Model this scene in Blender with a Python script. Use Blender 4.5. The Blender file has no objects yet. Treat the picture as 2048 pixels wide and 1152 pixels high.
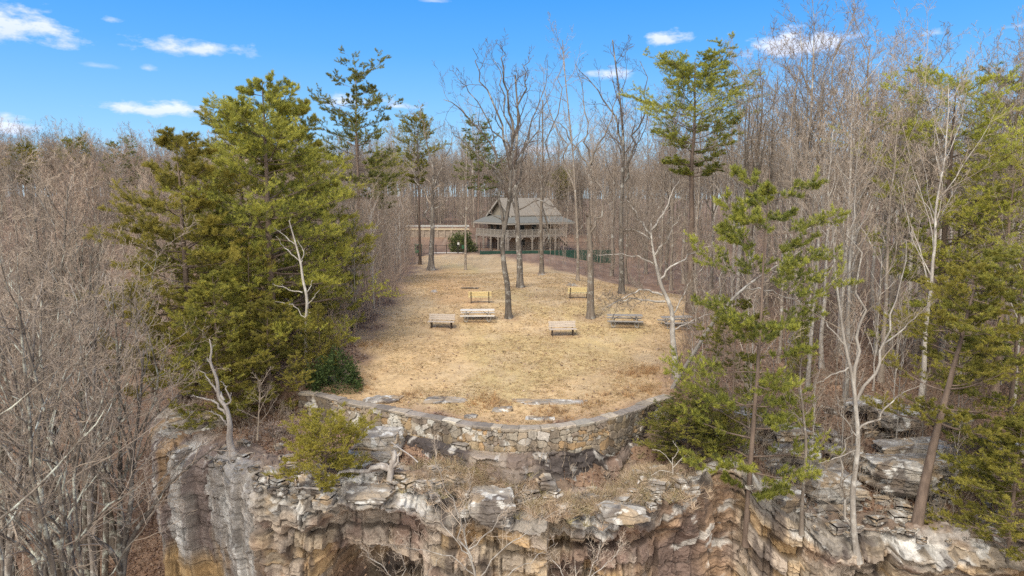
import bpy, math, random
import numpy as np
from mathutils import Vector, Matrix
# ---------------------------------------------------------------- scene, camera, sky, sun
sc = bpy.context.scene
C = sc.collection
rad = math.radians
sc.cycles.max_bounces = 5
sc.cycles.diffuse_bounces = 3
sc.cycles.glossy_bounces = 2
sc.cycles.transmission_bounces = 3
sc.cycles.transparent_max_bounces = 4
sc.cycles.use_denoising = False
sc.cycles.caustics_reflective = False
sc.cycles.caustics_refractive = False
sc.view_settings.view_transform = 'Standard'
sc.view_settings.look = 'None'
sc.view_settings.exposure = 1.2
sc.view_settings.gamma = 1

CAMZ, PITCH, FPX = 9.0, rad(7.35), 1365.33
cam_d = bpy.data.cameras.new('camera')
cam_d.sensor_width = 36; cam_d.lens = 24
cam_d.clip_start = 0.1; cam_d.clip_end = 6000
cam = bpy.data.objects.new('camera', cam_d); C.objects.link(cam)
cam.location = (0, 0, CAMZ); cam.rotation_euler = (rad(90) - PITCH, 0, 0)
sc.camera = cam

SUN_EL, SUN_AZ = rad(52), rad(212)        # azimuth clockwise from +Y (north)
sd = Vector((math.sin(SUN_AZ) * math.cos(SUN_EL), math.cos(SUN_AZ) * math.cos(SUN_EL), math.sin(SUN_EL)))
sun_d = bpy.data.lights.new('sun', 'SUN'); sun_d.energy = 1.8; sun_d.angle = rad(30); sun_d.color = (1, .90, .75)
sun = bpy.data.objects.new('sun', sun_d); C.objects.link(sun)
sun.location = (0, 0, 80); sun.rotation_euler = sd.to_track_quat('Z', 'Y').to_euler()

def at(px, py, Y):
    """point of the photograph's ray at depth Y (metres north of the camera)"""
    xr = (px - 1024) / FPX; yu = (576 - py) / FPX
    dy = math.cos(PITCH) + yu * math.sin(PITCH); dz = -math.sin(PITCH) + yu * math.cos(PITCH)
    k = Y / dy
    return np.array((xr * k, Y, CAMZ + dz * k))
def at_z(px, py, z):
    yu = (576 - py) / FPX
    dy = math.cos(PITCH) + yu * math.sin(PITCH); dz = -math.sin(PITCH) + yu * math.cos(PITCH)
    return at(px, py, (z - CAMZ) / dz * dy)

def nd(t, kind, **kw):
    n = t.nodes.new(kind)
    for k, v in kw.items(): setattr(n, k, v)
    return n
def mathn(t, op, a, b=None, c=None, clamp=False):
    n = nd(t, 'ShaderNodeMath', operation=op, use_clamp=clamp)
    for i, v in enumerate((a, b, c)):
        if v is None: continue
        if isinstance(v, (int, float)): n.inputs[i].default_value = v
        else: t.links.new(v, n.inputs[i])
    return n.outputs[0]
def mixc(t, f, a, b, mode='MIX'):
    n = nd(t, 'ShaderNodeMix', data_type='RGBA', blend_type=mode)
    for s, v in ((n.inputs[0], f), (n.inputs[6], a), (n.inputs[7], b)):
        if isinstance(v, (int, float)): s.default_value = v
        elif isinstance(v, tuple): s.default_value = (*v, 1)
        else: t.links.new(v, s)
    return n.outputs[2]

w = bpy.data.worlds.new('World'); sc.world = w; w.use_nodes = True
t = w.node_tree; t.nodes.clear()
sky = nd(t, 'ShaderNodeTexSky', sky_type='NISHITA', sun_disc=False, sun_elevation=SUN_EL, sun_rotation=SUN_AZ)
sky.altitude = 400; sky.air_density = 1.0; sky.dust_density = .3; sky.ozone_density = 2.0
hsv = nd(t, 'ShaderNodeHueSaturation'); hsv.inputs['Saturation'].default_value = 1.45; hsv.inputs['Value'].default_value = 1.0
t.links.new(sky.outputs[0], hsv.inputs['Color'])
tc = nd(t, 'ShaderNodeTexCoord'); sx = nd(t, 'ShaderNodeSeparateXYZ'); t.links.new(tc.outputs['Generated'], sx.inputs[0])
X, Yd, Z = sx.outputs
yy = mathn(t, 'MAXIMUM', Yd, .02)
az = mathn(t, 'ARCTAN2', X, Yd); el = mathn(t, 'ARCSINE', Z)
cb = nd(t, 'ShaderNodeCombineXYZ'); t.links.new(mathn(t, 'MULTIPLY', az, 1.0), cb.inputs[0]); t.links.new(mathn(t, 'MULTIPLY', el, 2.2), cb.inputs[1])
nz = nd(t, 'ShaderNodeTexNoise'); nz.inputs['Scale'].default_value = 26; nz.inputs['Detail'].default_value = 7; nz.inputs['Roughness'].default_value = .62
t.links.new(cb.outputs[0], nz.inputs['Vector'])
nz2 = nd(t, 'ShaderNodeTexNoise'); nz2.inputs['Scale'].default_value = 9; nz2.inputs['Detail'].default_value = 3
t.links.new(cb.outputs[0], nz2.inputs['Vector'])
nn = mathn(t, 'SUBTRACT', mathn(t, 'ADD', nz.outputs[0], mathn(t, 'MULTIPLY', nz2.outputs[0], .6)), .8)
mask = None; low = None
for (px, py, wd, hg, den) in [(35, 58, 85, 40, 1), (228, 40, 22, 9, .7), (395, 100, 105, 18, .8), (296, 137, 18, 7, .55), (190, 131, 30, 6, .3), (325, 221, 110, 17, 1),
                         (12, 256, 34, 24, .9), (1335, 80, 38, 17, 1), (1595, 97, 118, 27, 1), (1870, 66, 22, 8, .8), (1212, 150, 52, 13, .9), (700, 203, 60, 18, .9),
                         (797, 213, 36, 8, .8), (1075, 302, 62, 11, .9), (1660, 190, 70, 14, .6), (2040, 52, 30, 6, .5), (868, 2, 26, 5, .5), (1900, 205, 60, 12, .5), (860, 322, 40, 9, .6)]:
    d = Vector(at(px, py, 100.0) - np.array((0, 0, CAMZ))).normalized()
    a0, e0 = math.atan2(d.x, d.y), math.asin(d.z)
    da = mathn(t, 'MULTIPLY', mathn(t, 'SUBTRACT', az, a0), FPX / wd)
    de = mathn(t, 'MULTIPLY', mathn(t, 'SUBTRACT', el, e0), FPX / hg)
    # flat base: the lower half falls off faster
    de2 = mathn(t, 'MAXIMUM', de, mathn(t, 'MULTIPLY', de, -1.7))
    r2 = mathn(t, 'ADD', mathn(t, 'MULTIPLY', da, da), mathn(t, 'MULTIPLY', de2, de2))
    m = mathn(t, 'MULTIPLY', mathn(t, 'SUBTRACT', 1.0, mathn(t, 'SQRT', r2)), 1.0)
    m = mathn(t, 'MULTIPLY', mathn(t, 'ADD', m, mathn(t, 'MULTIPLY', nn, 3.2)), 1.25 * den, clamp=True)
    m = mathn(t, 'MULTIPLY', m, mathn(t, 'LESS_THAN', r2, 3.2))
    mm = mathn(t, 'MULTIPLY', m, mathn(t, 'MULTIPLY', mathn(t, 'ADD', mathn(t, 'MULTIPLY', de, .55), .62, clamp=True), 1.0))
    mask = m if mask is None else mathn(t, 'MAXIMUM', mask, m)
    low = mm if low is None else mathn(t, 'MAXIMUM', low, mm)
# the clear blue of the photograph by elevation, mixed over the physical sky; unseen bright broken cloud is added behind the viewer as soft neutral fill light
rp = nd(t, 'ShaderNodeValToRGB'); e = rp.color_ramp.elements
SKYK = 4.7
for i_, (p_, c_) in enumerate([(0.0, (.40, .62, .86)), (.09, (.27, .57, .93)), (.2, (.12, .42, .92)), (.31, (.045, .31, .88)), (1.0, (.03, .20, .62))]):
    q_ = e[i_] if i_ < 2 else e.new(p_)
    q_.position = p_; q_.color = (*c_, 1)
t.links.new(mathn(t, 'MAXIMUM', Z, 0.0), rp.inputs[0])
sk = nd(t, 'ShaderNodeVectorMath', operation='SCALE'); t.links.new(rp.outputs[0], sk.inputs[0]); sk.inputs['Scale'].default_value = SKYK
blue = mixc(t, .85, hsv.outputs[0], sk.outputs[0])
bn = nd(t, 'ShaderNodeTexNoise'); bn.inputs['Scale'].default_value = 3.5; bn.inputs['Detail'].default_value = 6; t.links.new(tc.outputs['Generated'], bn.inputs['Vector'])
back = mathn(t, 'MULTIPLY', mathn(t, 'ADD', mathn(t, 'MULTIPLY', Yd, -2.2), -.1, clamp=True), mathn(t, 'MULTIPLY', mathn(t, 'SUBTRACT', bn.outputs[0], .33), 5.0, clamp=True))
blue = mixc(t, back, blue, (10.0, 9.4, 8.4))
ccol = mixc(t, low, (3.6, 3.9, 5.2), (5.3, 5.2, 5.4))
lp = mixc(t, mathn(t, 'MULTIPLY', mask, .72), blue, ccol)
bg = nd(t, 'ShaderNodeBackground'); bg.inputs['Strength'].default_value = .10
t.links.new(lp, bg.inputs['Color'])
wo = nd(t, 'ShaderNodeOutputWorld'); t.links.new(bg.outputs[0], wo.inputs['Surface'])

# ---------------------------------------------------------------- numeric helpers
def rtab(seed): return np.random.default_rng(seed).random(65536)
_tabs = {}
def hsh(i, j, seed=0):
    if seed not in _tabs: _tabs[seed] = rtab(seed)
    return _tabs[seed][((np.asarray(i, np.int64) * 73856093) ^ (np.asarray(j, np.int64) * 19349663)) & 65535]
def vn(x, y, seed=0):
    x = np.asarray(x, float); y = np.asarray(y, float)
    xi = np.floor(x); yi = np.floor(y); fx = x - xi; fy = y - yi
    fx = fx * fx * (3 - 2 * fx); fy = fy * fy * (3 - 2 * fy)
    a = hsh(xi, yi, seed); b = hsh(xi + 1, yi, seed); c = hsh(xi, yi + 1, seed); d = hsh(xi + 1, yi + 1, seed)
    return (a + (b - a) * fx) * (1 - fy) + (c + (d - c) * fx) * fy
def fbm(x, y, seed=0, o=4):
    s = 0; a = .5; x = np.asarray(x, float); y = np.asarray(y, float)
    for k in range(o):
        s = s + a * (vn(x, y, seed + k) - .5); x = x * 2.03 + 7.1; y = y * 2.03 + 3.7; a *= .5
    return s * 2
def sst(a, b, x):
    q = np.clip((np.asarray(x, float) - a) / (b - a), 0, 1); return q * q * (3 - 2 * q)
def segdist(x, y, poly):
    best = np.full(np.shape(x), 1e9)
    for (x0, y0), (x1, y1) in zip(poly[:-1], poly[1:]):
        dx, dy = x1 - x0, y1 - y0
        q = np.clip(((x - x0) * dx + (y - y0) * dy) / (dx * dx + dy * dy + 1e-9), 0, 1)
        best = np.minimum(best, (x - x0 - q * dx) ** 2 + (y - y0 - q * dy) ** 2)
    return np.sqrt(best)
def inside(x, y, poly):
    r = np.zeros(np.shape(x), bool); n = len(poly)
    for i in range(n):
        x0, y0 = poly[i]; x1, y1 = poly[(i + 1) % n]
        if y0 == y1: continue
        c = ((y0 > y) != (y1 > y)) & (x < (x1 - x0) * (y - y0) / (y1 - y0) + x0)
        r ^= c
    return r
def catmull(P, n):
    P = np.asarray(P, float); m = len(P)
    if m == 2: return P[0] + (P[1] - P[0]) * np.linspace(0, 1, n)[:, None]
    E = np.vstack([2 * P[0] - P[1], P, 2 * P[-1] - P[-2]])
    q = np.linspace(0, m - 1 - 1e-9, n); i = q.astype(int); f = (q - i)[:, None]
    a, b, c, d = E[i], E[i + 1], E[i + 2], E[i + 3]
    return .5 * (2 * b + (c - a) * f + (2 * a - 5 * b + 4 * c - d) * f ** 2 + (3 * b - a - 3 * c + d) * f ** 3)
def norm(v): return v / (np.linalg.norm(v, axis=-1, keepdims=True) + 1e-12)

def mkmesh(name, V, Q=None, T3=None, col=None, smooth=False):
    V = np.asarray(V, np.float32).reshape(-1, 3)
    me = bpy.data.meshes.new(name)
    me.vertices.add(len(V)); me.vertices.foreach_set('co', V.ravel())
    li, st = [], []; o = 0
    for F, k in ((Q, 4), (T3, 3)):
        if F is None or len(F) == 0: continue
        F = np.asarray(F, np.int32).reshape(-1, k)
        li.append(F.ravel()); st.append(np.arange(len(F), dtype=np.int32) * k + o); o += F.size
    li = np.concatenate(li); st = np.concatenate(st)
    me.loops.add(len(li)); me.loops.foreach_set('vertex_index', li)
    me.polygons.add(len(st)); me.polygons.foreach_set('loop_start', st)
    if smooth: me.polygons.foreach_set('use_smooth', np.ones(len(st), bool))
    else: me.polygons.foreach_set('use_smooth', np.zeros(len(st), bool))
    if col is not None:
        c = np.ones((len(V), 4), np.float32); c[:, :3] = col
        me.attributes.new('Col', 'FLOAT_COLOR', 'POINT').data.foreach_set('color', c.ravel())
    me.update(calc_edges=True); me.validate()
    return me
def obj(name, me, m=None, parent=None, loc=None):
    o = bpy.data.objects.new(name, me); C.objects.link(o)
    if m is not None and me is not None and not me.materials: me.materials.append(m)
    elif m is not None and me is not None and me.materials[0] is not m:
        o.material_slots[0].link = 'OBJECT'; o.material_slots[0].material = m
    if parent is not None: o.parent = parent
    if loc is not None: o.location = loc
    return o
def tag(o, label=None, cat=None, group=None, kind=None):
    if label: o['label'] = label
    if cat: o['category'] = cat
    if group: o['group'] = group
    if kind: o['kind'] = kind
    return o
def empty(name, loc, rz=0):
    o = bpy.data.objects.new(name, None); C.objects.link(o); o.location = [float(q) for q in loc]; o.rotation_euler = (0, 0, rz); return o
def cat(parts):
    Vs, Qs, o = [], [], 0
    for V, Q in parts:
        Vs.append(V); Qs.append(Q + o); o += len(V)
    return np.concatenate(Vs), np.concatenate(Qs)
def gridq(nu, nv):
    i = np.arange(nu * nv).reshape(nu, nv)
    return np.stack([i[:-1, :-1], i[1:, :-1], i[1:, 1:], i[:-1, 1:]], -1).reshape(-1, 4)

# ---------------------------------------------------------------- materials
def mat(name, build):
    m = bpy.data.materials.new(name); m.use_nodes = True; t = m.node_tree
    b = t.nodes['Principled BSDF']; b.inputs['Roughness'].default_value = .85
    b.inputs['Specular IOR Level'].default_value = .2
    build(t, b); return m
def noise(t, scale, detail=4, rough=.6, vec=None, stretch=None, coord='Object'):
    tcn = nd(t, 'ShaderNodeTexCoord')
    v = tcn.outputs[coord]
    if stretch:
        mp = nd(t, 'ShaderNodeMapping'); mp.inputs['Scale'].default_value = stretch
        t.links.new(v, mp.inputs[0]); v = mp.outputs[0]
    n = nd(t, 'ShaderNodeTexNoise'); n.inputs['Scale'].default_value = scale
    n.inputs['Detail'].default_value = detail; n.inputs['Roughness'].default_value = rough
    t.links.new(v, n.inputs['Vector']); return n.outputs[0]
def contrast(t, v, lo, hi):
    n = nd(t, 'ShaderNodeMapRange'); n.inputs[1].default_value = lo; n.inputs[2].default_value = hi
    t.links.new(v, n.inputs[0]); return n.outputs[0]
def bump(t, b, h, dist, strength=.6):
    n = nd(t, 'ShaderNodeBump'); n.inputs['Distance'].default_value = dist; n.inputs['Strength'].default_value = strength
    t.links.new(h, n.inputs['Height']); t.links.new(n.outputs[0], b.inputs['Normal'])
def attr_col(t): return nd(t, 'ShaderNodeAttribute', attribute_name='Col').outputs['Color']
def gain(t, col, f, lo, hi):
    """multiply a colour by a factor between lo and hi"""
    k = nd(t, 'ShaderNodeMapRange'); k.inputs[1].default_value = .25; k.inputs[2].default_value = .75
    k.inputs[3].default_value = lo; k.inputs[4].default_value = hi; t.links.new(f, k.inputs[0])
    n = nd(t, 'ShaderNodeVectorMath', operation='SCALE'); t.links.new(col, n.inputs[0]); t.links.new(k.outputs[0], n.inputs['Scale'])
    return n.outputs[0]
def m_attr(name, s1=3, lo=.7, hi=1.3, bd=.02, s2=20, rough=.9):
    def f(t, b):
        c = gain(t, attr_col(t), noise(t, s1, 5), lo, hi)
        c = gain(t, c, noise(t, s2, 4, .7), .72, 1.28)
        t.links.new(c, b.inputs['Base Color']); b.inputs['Roughness'].default_value = rough
        if bd: bump(t, b, noise(t, s2, 6, .7), bd)
    return mat(name, f)
def m_bark(name, c1, c2, lichen=None, lamt=.5, s=3, obj_var=.35):
    def f(t, b):
        n1 = contrast(t, noise(t, s, 5, .65, stretch=(1, 1, .22)), .35, .65)
        c = mixc(t, n1, c1, c2)
        if lichen:
            n2 = contrast(t, noise(t, 1.7, 5, .7), .62 - .2 * lamt, .72 - .2 * lamt)
            c = mixc(t, n2, c, lichen)
        oi = nd(t, 'ShaderNodeObjectInfo')
        k = mathn(t, 'ADD', mathn(t, 'MULTIPLY', oi.outputs['Random'], 2 * obj_var), 1 - obj_var)
        n = nd(t, 'ShaderNodeVectorMath', operation='SCALE'); t.links.new(c, n.inputs[0]); t.links.new(k, n.inputs['Scale'])
        t.links.new(n.outputs[0], b.inputs['Base Color']); b.inputs['Roughness'].default_value = .95
        bump(t, b, noise(t, s * 4, 3, .7, stretch=(1, 1, .3)), .03)
    return mat(name, f)
def m_plain(name, c, var=.25, s=4, rough=.8, metal=0, stretch=None, bd=0):
    def f(t, b):
        c2 = nd(t, 'ShaderNodeRGB'); c2.outputs[0].default_value = (*c, 1)
        o = gain(t, c2.outputs[0], noise(t, s, 5, .65, stretch=stretch), 1 - var, 1 + var)
        t.links.new(o, b.inputs['Base Color']); b.inputs['Roughness'].default_value = rough; b.inputs['Metallic'].default_value = metal
        if bd: bump(t, b, noise(t, s * 3, 4, .7, stretch=stretch), bd)
    return mat(name, f)
def m_leafy(name, lo=.75, hi=1.25, trans=.35, s=1.2):
    m = bpy.data.materials.new(name); m.use_nodes = True; t = m.node_tree
    b = t.nodes['Principled BSDF']; out = t.nodes['Material Output']
    oi = nd(t, 'ShaderNodeObjectInfo')
    c = gain(t, attr_col(t), noise(t, s, 3), lo, hi)
    h = nd(t, 'ShaderNodeHueSaturation'); t.links.new(c, h.inputs['Color'])
    t.links.new(mathn(t, 'ADD', mathn(t, 'MULTIPLY', oi.outputs['Random'], .03), .485), h.inputs['Hue'])
    t.links.new(mathn(t, 'ADD', mathn(t, 'MULTIPLY', oi.outputs['Random'], .3), .85), h.inputs['Value'])
    t.links.new(h.outputs[0], b.inputs['Base Color']); b.inputs['Roughness'].default_value = .7; b.inputs['Specular IOR Level'].default_value = .15
    tr = nd(t, 'ShaderNodeBsdfTranslucent'); t.links.new(h.outputs[0], tr.inputs['Color'])
    mx = nd(t, 'ShaderNodeMixShader'); mx.inputs[0].default_value = trans
    t.links.new(b.outputs[0], mx.inputs[1]); t.links.new(tr.outputs[0], mx.inputs[2]); t.links.new(mx.outputs[0], out.inputs['Surface'])
    return m
M = dict(
    ground=m_attr('ground', 1.3, .8, 1.2, .05, 9),
    rock=m_attr('rock', 1.2, .72, 1.3, .05, 7),
    wall=m_attr('wall', 5, .75, 1.25, .02, 24),
    blade=m_leafy('dry_blade', .7, 1.3, .25),
    leaf=m_leafy('dead_leaf', .7, 1.3, .2),
    needle=m_leafy('needle', .75, 1.25, .5),
    broad=m_leafy('broad_leaf', .7, 1.3, .2),
    bark=m_bark('bark_grey', (.15, .12, .097), (.32, .275, .228), (.42, .41, .37), .4),
    bark_dark=m_bark('bark_dark', (.065, .055, .047), (.21, .185, .16), (.36, .35, .32), .42, s=4),
    bark_pale=m_bark('bark_pale', (.23, .205, .18), (.40, .37, .33), (.50, .48, .44), .5),
    bark_lichen=m_bark('bark_lichen', (.075, .064, .053), (.175, .148, .12), (.40, .41, .35), .6, s=4),
    bark_pine=m_bark('bark_pine', (.11, .082, .066), (.22, .165, .13), None),
    snag=m_bark('snag_wood', (.24, .21, .19), (.46, .43, .40), None, s=5, obj_var=.1),
    twig_grey=m_bark('twig_grey', (.215, .172, .135), (.34, .28, .222), None),
    twig_red=m_bark('twig_red', (.25, .185, .14), (.37, .285, .22), None),
    twig_tan=m_bark('twig_tan', (.25, .205, .16), (.38, .315, .25), None),
    twig_dark=m_bark('twig_dark', (.075, .058, .048), (.15, .12, .10), None),
    wood_grey=m_plain('weathered_wood', (.45, .39, .335), .35, 6, stretch=(.3, 6, 6)),
    wood_white=m_plain('pale_planks', (.62, .58, .52), .18, 6, stretch=(.3, 6, 6)),
    wood_yellow=m_plain('yellow_planks', (.73, .60, .32), .15, 6, stretch=(.3, 6, 6)),
    wood_dark=m_plain('dark_planks', (.27, .25, .23), .4, 6, stretch=(.3, 6, 6)),
    steel=m_plain('galvanised', (.48, .48, .46), .15, 8, .5, .3),
    iron=m_plain('black_iron', (.03, .028, .027), .2, 8, .6),
    brown_iron=m_plain('brown_iron', (.075, .055, .045), .3, 8, .7),
)
# ---------------------------------------------------------------- terrain surfaces
_py = np.array([0, 26, 30, 34, 45, 49, 53, 62, 78, 97, 115, 140, 180, 260, 400, 3000.])
_pz = np.array([-1.4, -1.2, -1.0, -.75, .05, .5, .95, 1.12, 1.0, 1.3, .85, 1.2, 1.8, 4.6, 9, 14.])
_ty = np.arange(0, 3001, .5); _tz = np.interp(_ty, _py, _pz)
_k = np.ones(9) / 9; _tz = np.convolve(np.pad(_tz, 4, 'edge'), _k, 'valid')
def U(x, y):
    z = np.interp(y, _ty, _tz)
    z = z - .85 * sst(8.5, 18, x) * (1 - sst(52, 75, y)) - 1.5 * sst(3, 14, x - (y - 60) * .02) * sst(58, 72, y) * (1 - sst(100, 135, y))
    z = z + 1.9 * sst(118, 130, y) * sst(-4, -9, x)
    z = z + .10 * fbm(x * .18, y * .18, 11, 3)
    return z
RIM = [(285, 885, 32), (330, 900, 31), (380, 922, 30), (430, 938, 29), (480, 955, 28), (520, 985, 26.9), (600, 1003, 26.4), (700, 1003, 26.4), (790, 1003, 26.3),
       (900, 1020, 26.2), (1000, 1030, 26), (1100, 1035, 25.9), (1230, 1045, 25.8), (1340, 1005, 26.5), (1420, 965, 27.5), (1475, 950, 27.9),
       (1530, 1010, 27.3), (1600, 1050, 27), (1700, 1075, 26.9), (1850, 1090, 26.7), (2048, 1098, 26.5), (2250, 1105, 26.7)]
rim3 = [(-21.5, 46, -2.2), (-20.0, 39.5, -2.6)] + [tuple(at(*p)) for p in RIM] + [(31, 27.5, -5.2), (60, 28, -5.2)]
rimpx = [120, 200] + [p[0] for p in RIM] + [2500, 3200]
rim2 = [(-400, 330), (-90, 175), (-48, 125), (-31, 92), (-24, 64)] + [p[:2] for p in rim3] + [(140, 30), (900, 36)]
plateau = rim2 + [(3000, 50), (3000, 3000), (-3000, 3000), (-3000, 400)]
# coping line of the stone wall (outer top edge), level at WTOP
WTOP = -.62
WPX = [(598, 786), (627, 788), (676, 800), (733, 811), (808, 824), (874, 837), (939, 849), (1005, 856), (1071, 857), (1137, 851), (1203, 839), (1269, 819), (1313, 801), (1346, 791)]
wc = np.array([at_z(px, py, WTOP)[:2] for px, py in WPX])
WBASE = [(598, 832), (627, 842), (685, 858), (803, 874), (895, 890), (948, 903), (1018, 913), (1071, 912), (1128, 908), (1181, 897), (1247, 886), (1291, 878)]
def wy(x): return np.interp(x, wc[:, 0], wc[:, 1])
OP = [tuple(q) for q in rim3[1:-1]]
for px, py in WBASE:                                # foot of the wall, just outside it
    p = at(px, py, 30.0)
    for _ in range(8):
        Yw = float(wy(p[0])) - .12; p = at(px, py, Yw)
    OP.append(tuple(p))
for q in [(1060, 985, 27.0), (900, 965, 27.3), (800, 930, 28.4), (960, 990, 26.8), (1180, 985, 27.2), (1280, 950, 28.2),
          (465, 910, 29.8), (400, 880, 31.5), (540, 905, 30), (600, 880, 31), (350, 840, 34), (560, 835, 33.6), (640, 930, 28.3), (700, 945, 28),
          (1400, 870, 31), (1440, 830, 33), (1550, 830, 34), (1500, 800, 36), (1600, 760, 38), (1700, 700, 44), (1600, 905, 32), (1640, 1000, 29.5), (1750, 830, 35), (1780, 920, 32), (1700, 960, 30.5),
          (1900, 870, 34), (1900, 1000, 30), (2048, 900, 33.5), (2048, 1010, 29.5), (1900, 760, 40), (2048, 760, 41)]:
    OP.append(tuple(at(*q)))
for px, py in ((1040, 960), (1095, 970), (1150, 972), (1205, 960), (1250, 938)):   # foot of the dark rock face under the wall
    p = at(px, py, 27.6)
    for _ in range(6): p = at(px, py, float(wy(p[0])) - .62)
    OP.append(tuple(p))
OP += [(-18, 44, -1.4), (-14, 42, -.7), (-20, 52, -1.2), (34, 36, -3.2), (34, 46, -1.2), (48, 34, -3.6), (48, 46, -1.4), (30, 46, -.9), (15, 45, -.75), (22, 46, -.8)]
OP = np.array(OP)
def _tps():
    n = len(OP); d = np.hypot(OP[:, 0][:, None] - OP[:, 0], OP[:, 1][:, None] - OP[:, 1])
    K = np.where(d > 0, d * d * np.log(d + 1e-9), 0) + np.eye(n) * .12
    P = np.c_[np.ones(n), OP[:, :2]]
    A = np.block([[K, P], [P.T, np.zeros((3, 3))]])
    return np.linalg.solve(A, np.r_[OP[:, 2], 0, 0, 0])
_w = _tps()
def O(x, y):
    x = np.clip(np.asarray(x, float), -21, 48); y = np.clip(np.asarray(y, float), 25, 46)
    z = _w[-3] + _w[-2] * x + _w[-1] * y
    for (px, py, _), k in zip(OP, _w[:-3]):
        d2 = (x - px) ** 2 + (y - py) ** 2
        z = z + k * .5 * d2 * np.log(d2 + 1e-9)
    return np.clip(z, -6.5, .4) + .12 * fbm(x * .5, y * .5, 21, 4)
_lz = lambda x, y: np.interp(y, [0, 14, 20, 28, 40, 60, 90, 120, 160, 300, 600, 3000], [-22, -19, -16.5, -14.5, -11, -6, -1.5, 1.2, 2.0, 9, 11, 14])
def L(x, y): return _lz(x, y) - 2.5 * sst(-18, -34, x) * (1 - sst(30, 80, y)) + 3.0 * sst(-50, -110, x) * sst(40, 90, y) + .5 * fbm(x * .12, y * .12, 31, 4)
def T(x, y, want_k=False):
    x = np.asarray(x, float); y = np.asarray(y, float)
    yw = np.where(x > wc[-1, 0], wc[-1, 1] + (x - wc[-1, 0]) * 1.3, np.where(x < wc[0, 0], wc[0, 1] + (wc[0, 0] - x) * .25, wy(x)))
    ex = np.maximum(np.maximum(wc[0, 0] - x, x - wc[-1, 0]), 0)
    yw = np.minimum(yw, 42); wd = .34 + np.minimum(ex, 5.0)
    k = sst(0, 1, (y - yw - .08) / wd)
    up = O(x, y) * (1 - k) + U(x, y) * k
    if want_k == 'up': return up
    d = segdist(x, y, rim2); d = np.where(inside(x, y, plateau), d, -d)
    bw = 1.3 + np.interp(y, [36, 50, 90, 150], [0, 6, 26, 40])
    off = .6 - np.interp(y, [36, 60, 150], [0, 3, 20])
    k2 = sst(0, 1, (d - off) / bw)
    z = L(x, y) * (1 - k2) + up * k2
    return (z, k2) if want_k else z
def Tz(x, y): return float(T(np.array([x]), np.array([y]))[0])
def hit(px, py, y0=24.0, y1=400.0):
    ys = np.r_[np.arange(y0, 120, .1), np.arange(120, y1, .5)]
    a = at(px, py, 1.0); x = a[0] * ys; z = CAMZ + (a[2] - CAMZ) * ys
    h = np.nonzero(z <= T(x, ys))[0]
    i = h[0] if len(h) else len(ys) - 1
    return np.array((x[i], ys[i], T(x[i:i + 1], ys[i:i + 1])[0]))
def foot(px, Y):
    """ground point at depth Y under the photograph's column px"""
    z = 0.0
    for _ in range(8):
        dep = Y * math.cos(PITCH) - (z - CAMZ) * math.sin(PITCH); x = (px - 1024) / FPX * dep; z = Tz(x, Y)
    return np.array((x, Y, z))
def topz(py, Y): return at(1024, py, Y)[2]

# ---------------------------------------------------------------- ground sheet with lawn, leaf litter and clay
LAWN_PX = [(640, 800), (690, 770), (712, 735), (722, 700), (745, 655), (785, 610), (808, 570), (822, 545), (832, 522), (842, 512), (880, 508), (960, 508), (1010, 512),
           (1060, 526), (1110, 540), (1180, 555), (1250, 572), (1310, 584), (1385, 600), (1400, 625), (1390, 655), (1370, 690), (1345, 730), (1335, 770), (1330, 812), (1075, 862), (940, 852), (808, 830)]
lawn = [tuple(hit(px, py)[:2]) for px, py in LAWN_PX]
def lawn_mask(x, y):
    d = segdist(x, y, lawn + [lawn[0]]); d = np.where(inside(x, y, lawn), d, -d)
    return sst(-.7, .9, d + 1.6 * fbm(x * .45, y * .45, 41, 4))
def axis(lo, hi, step, far, grow=1.14):
    a = list(np.arange(lo, hi, step)); s = step; v = a[-1]
    while v < far[1]: s *= grow; v += s; a.append(v)
    s = step; v = lo; b = []
    while v > far[0]: s *= grow; v -= s; b.append(v)
    return np.array(b[::-1] + a)
gx = axis(-24, 30, .19, (-3000, 3000)); gy = axis(24, 72, .19, (-60, 4000))
GX, GY = np.meshgrid(gx, gy, indexing='ij')
GZ, GK = T(GX, GY, True)
lm = lawn_mask(GX, GY)
def mixa(a, b, k): return a + (np.asarray(b) - a) * k[..., None]
n1 = fbm(GX * .22, GY * .22, 51, 4); n2 = fbm(GX * .9, GY * .5, 61, 4); n3 = fbm(GX * 2.4, GY * 1.6, 71, 3)
litter = mixa(np.array((.185, .118, .080)) + 0 * GX[..., None], (.26, .17, .115), sst(-.3, .4, n2))
litter = mixa(litter, (.13, .085, .06), sst(.05, .5, n1) * .7)
litter = mixa(litter, (.30, .24, .18), sst(.22, .5, n3) * .5)
lw = mixa(np.array((.52, .37, .20)) + 0 * GX[..., None], (.43, .31, .17), sst(-.15, .35, n1))
lw = mixa(lw, (.43, .335, .155), sst(.08, .4, fbm(GX * .16 + 3, GY * .12, 81, 3)) * .6)
lw = mixa(lw, (.50, .38, .23), sst(.0, .4, n2) * .6)
lw = mixa(lw, (.31, .215, .13), sst(.12, .45, n3) * .35)
cp = hit(905, 572); cp2 = hit(925, 600); cp3 = hit(880, 540)
dc = segdist(GX, GY, [tuple(cp3[:2]), tuple(cp[:2]), tuple(cp2[:2])])
lw = mixa(lw, (.50, .30, .14), (1 - sst(.4, 4.0, dc + 1.2 * n2)) * .55)
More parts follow.
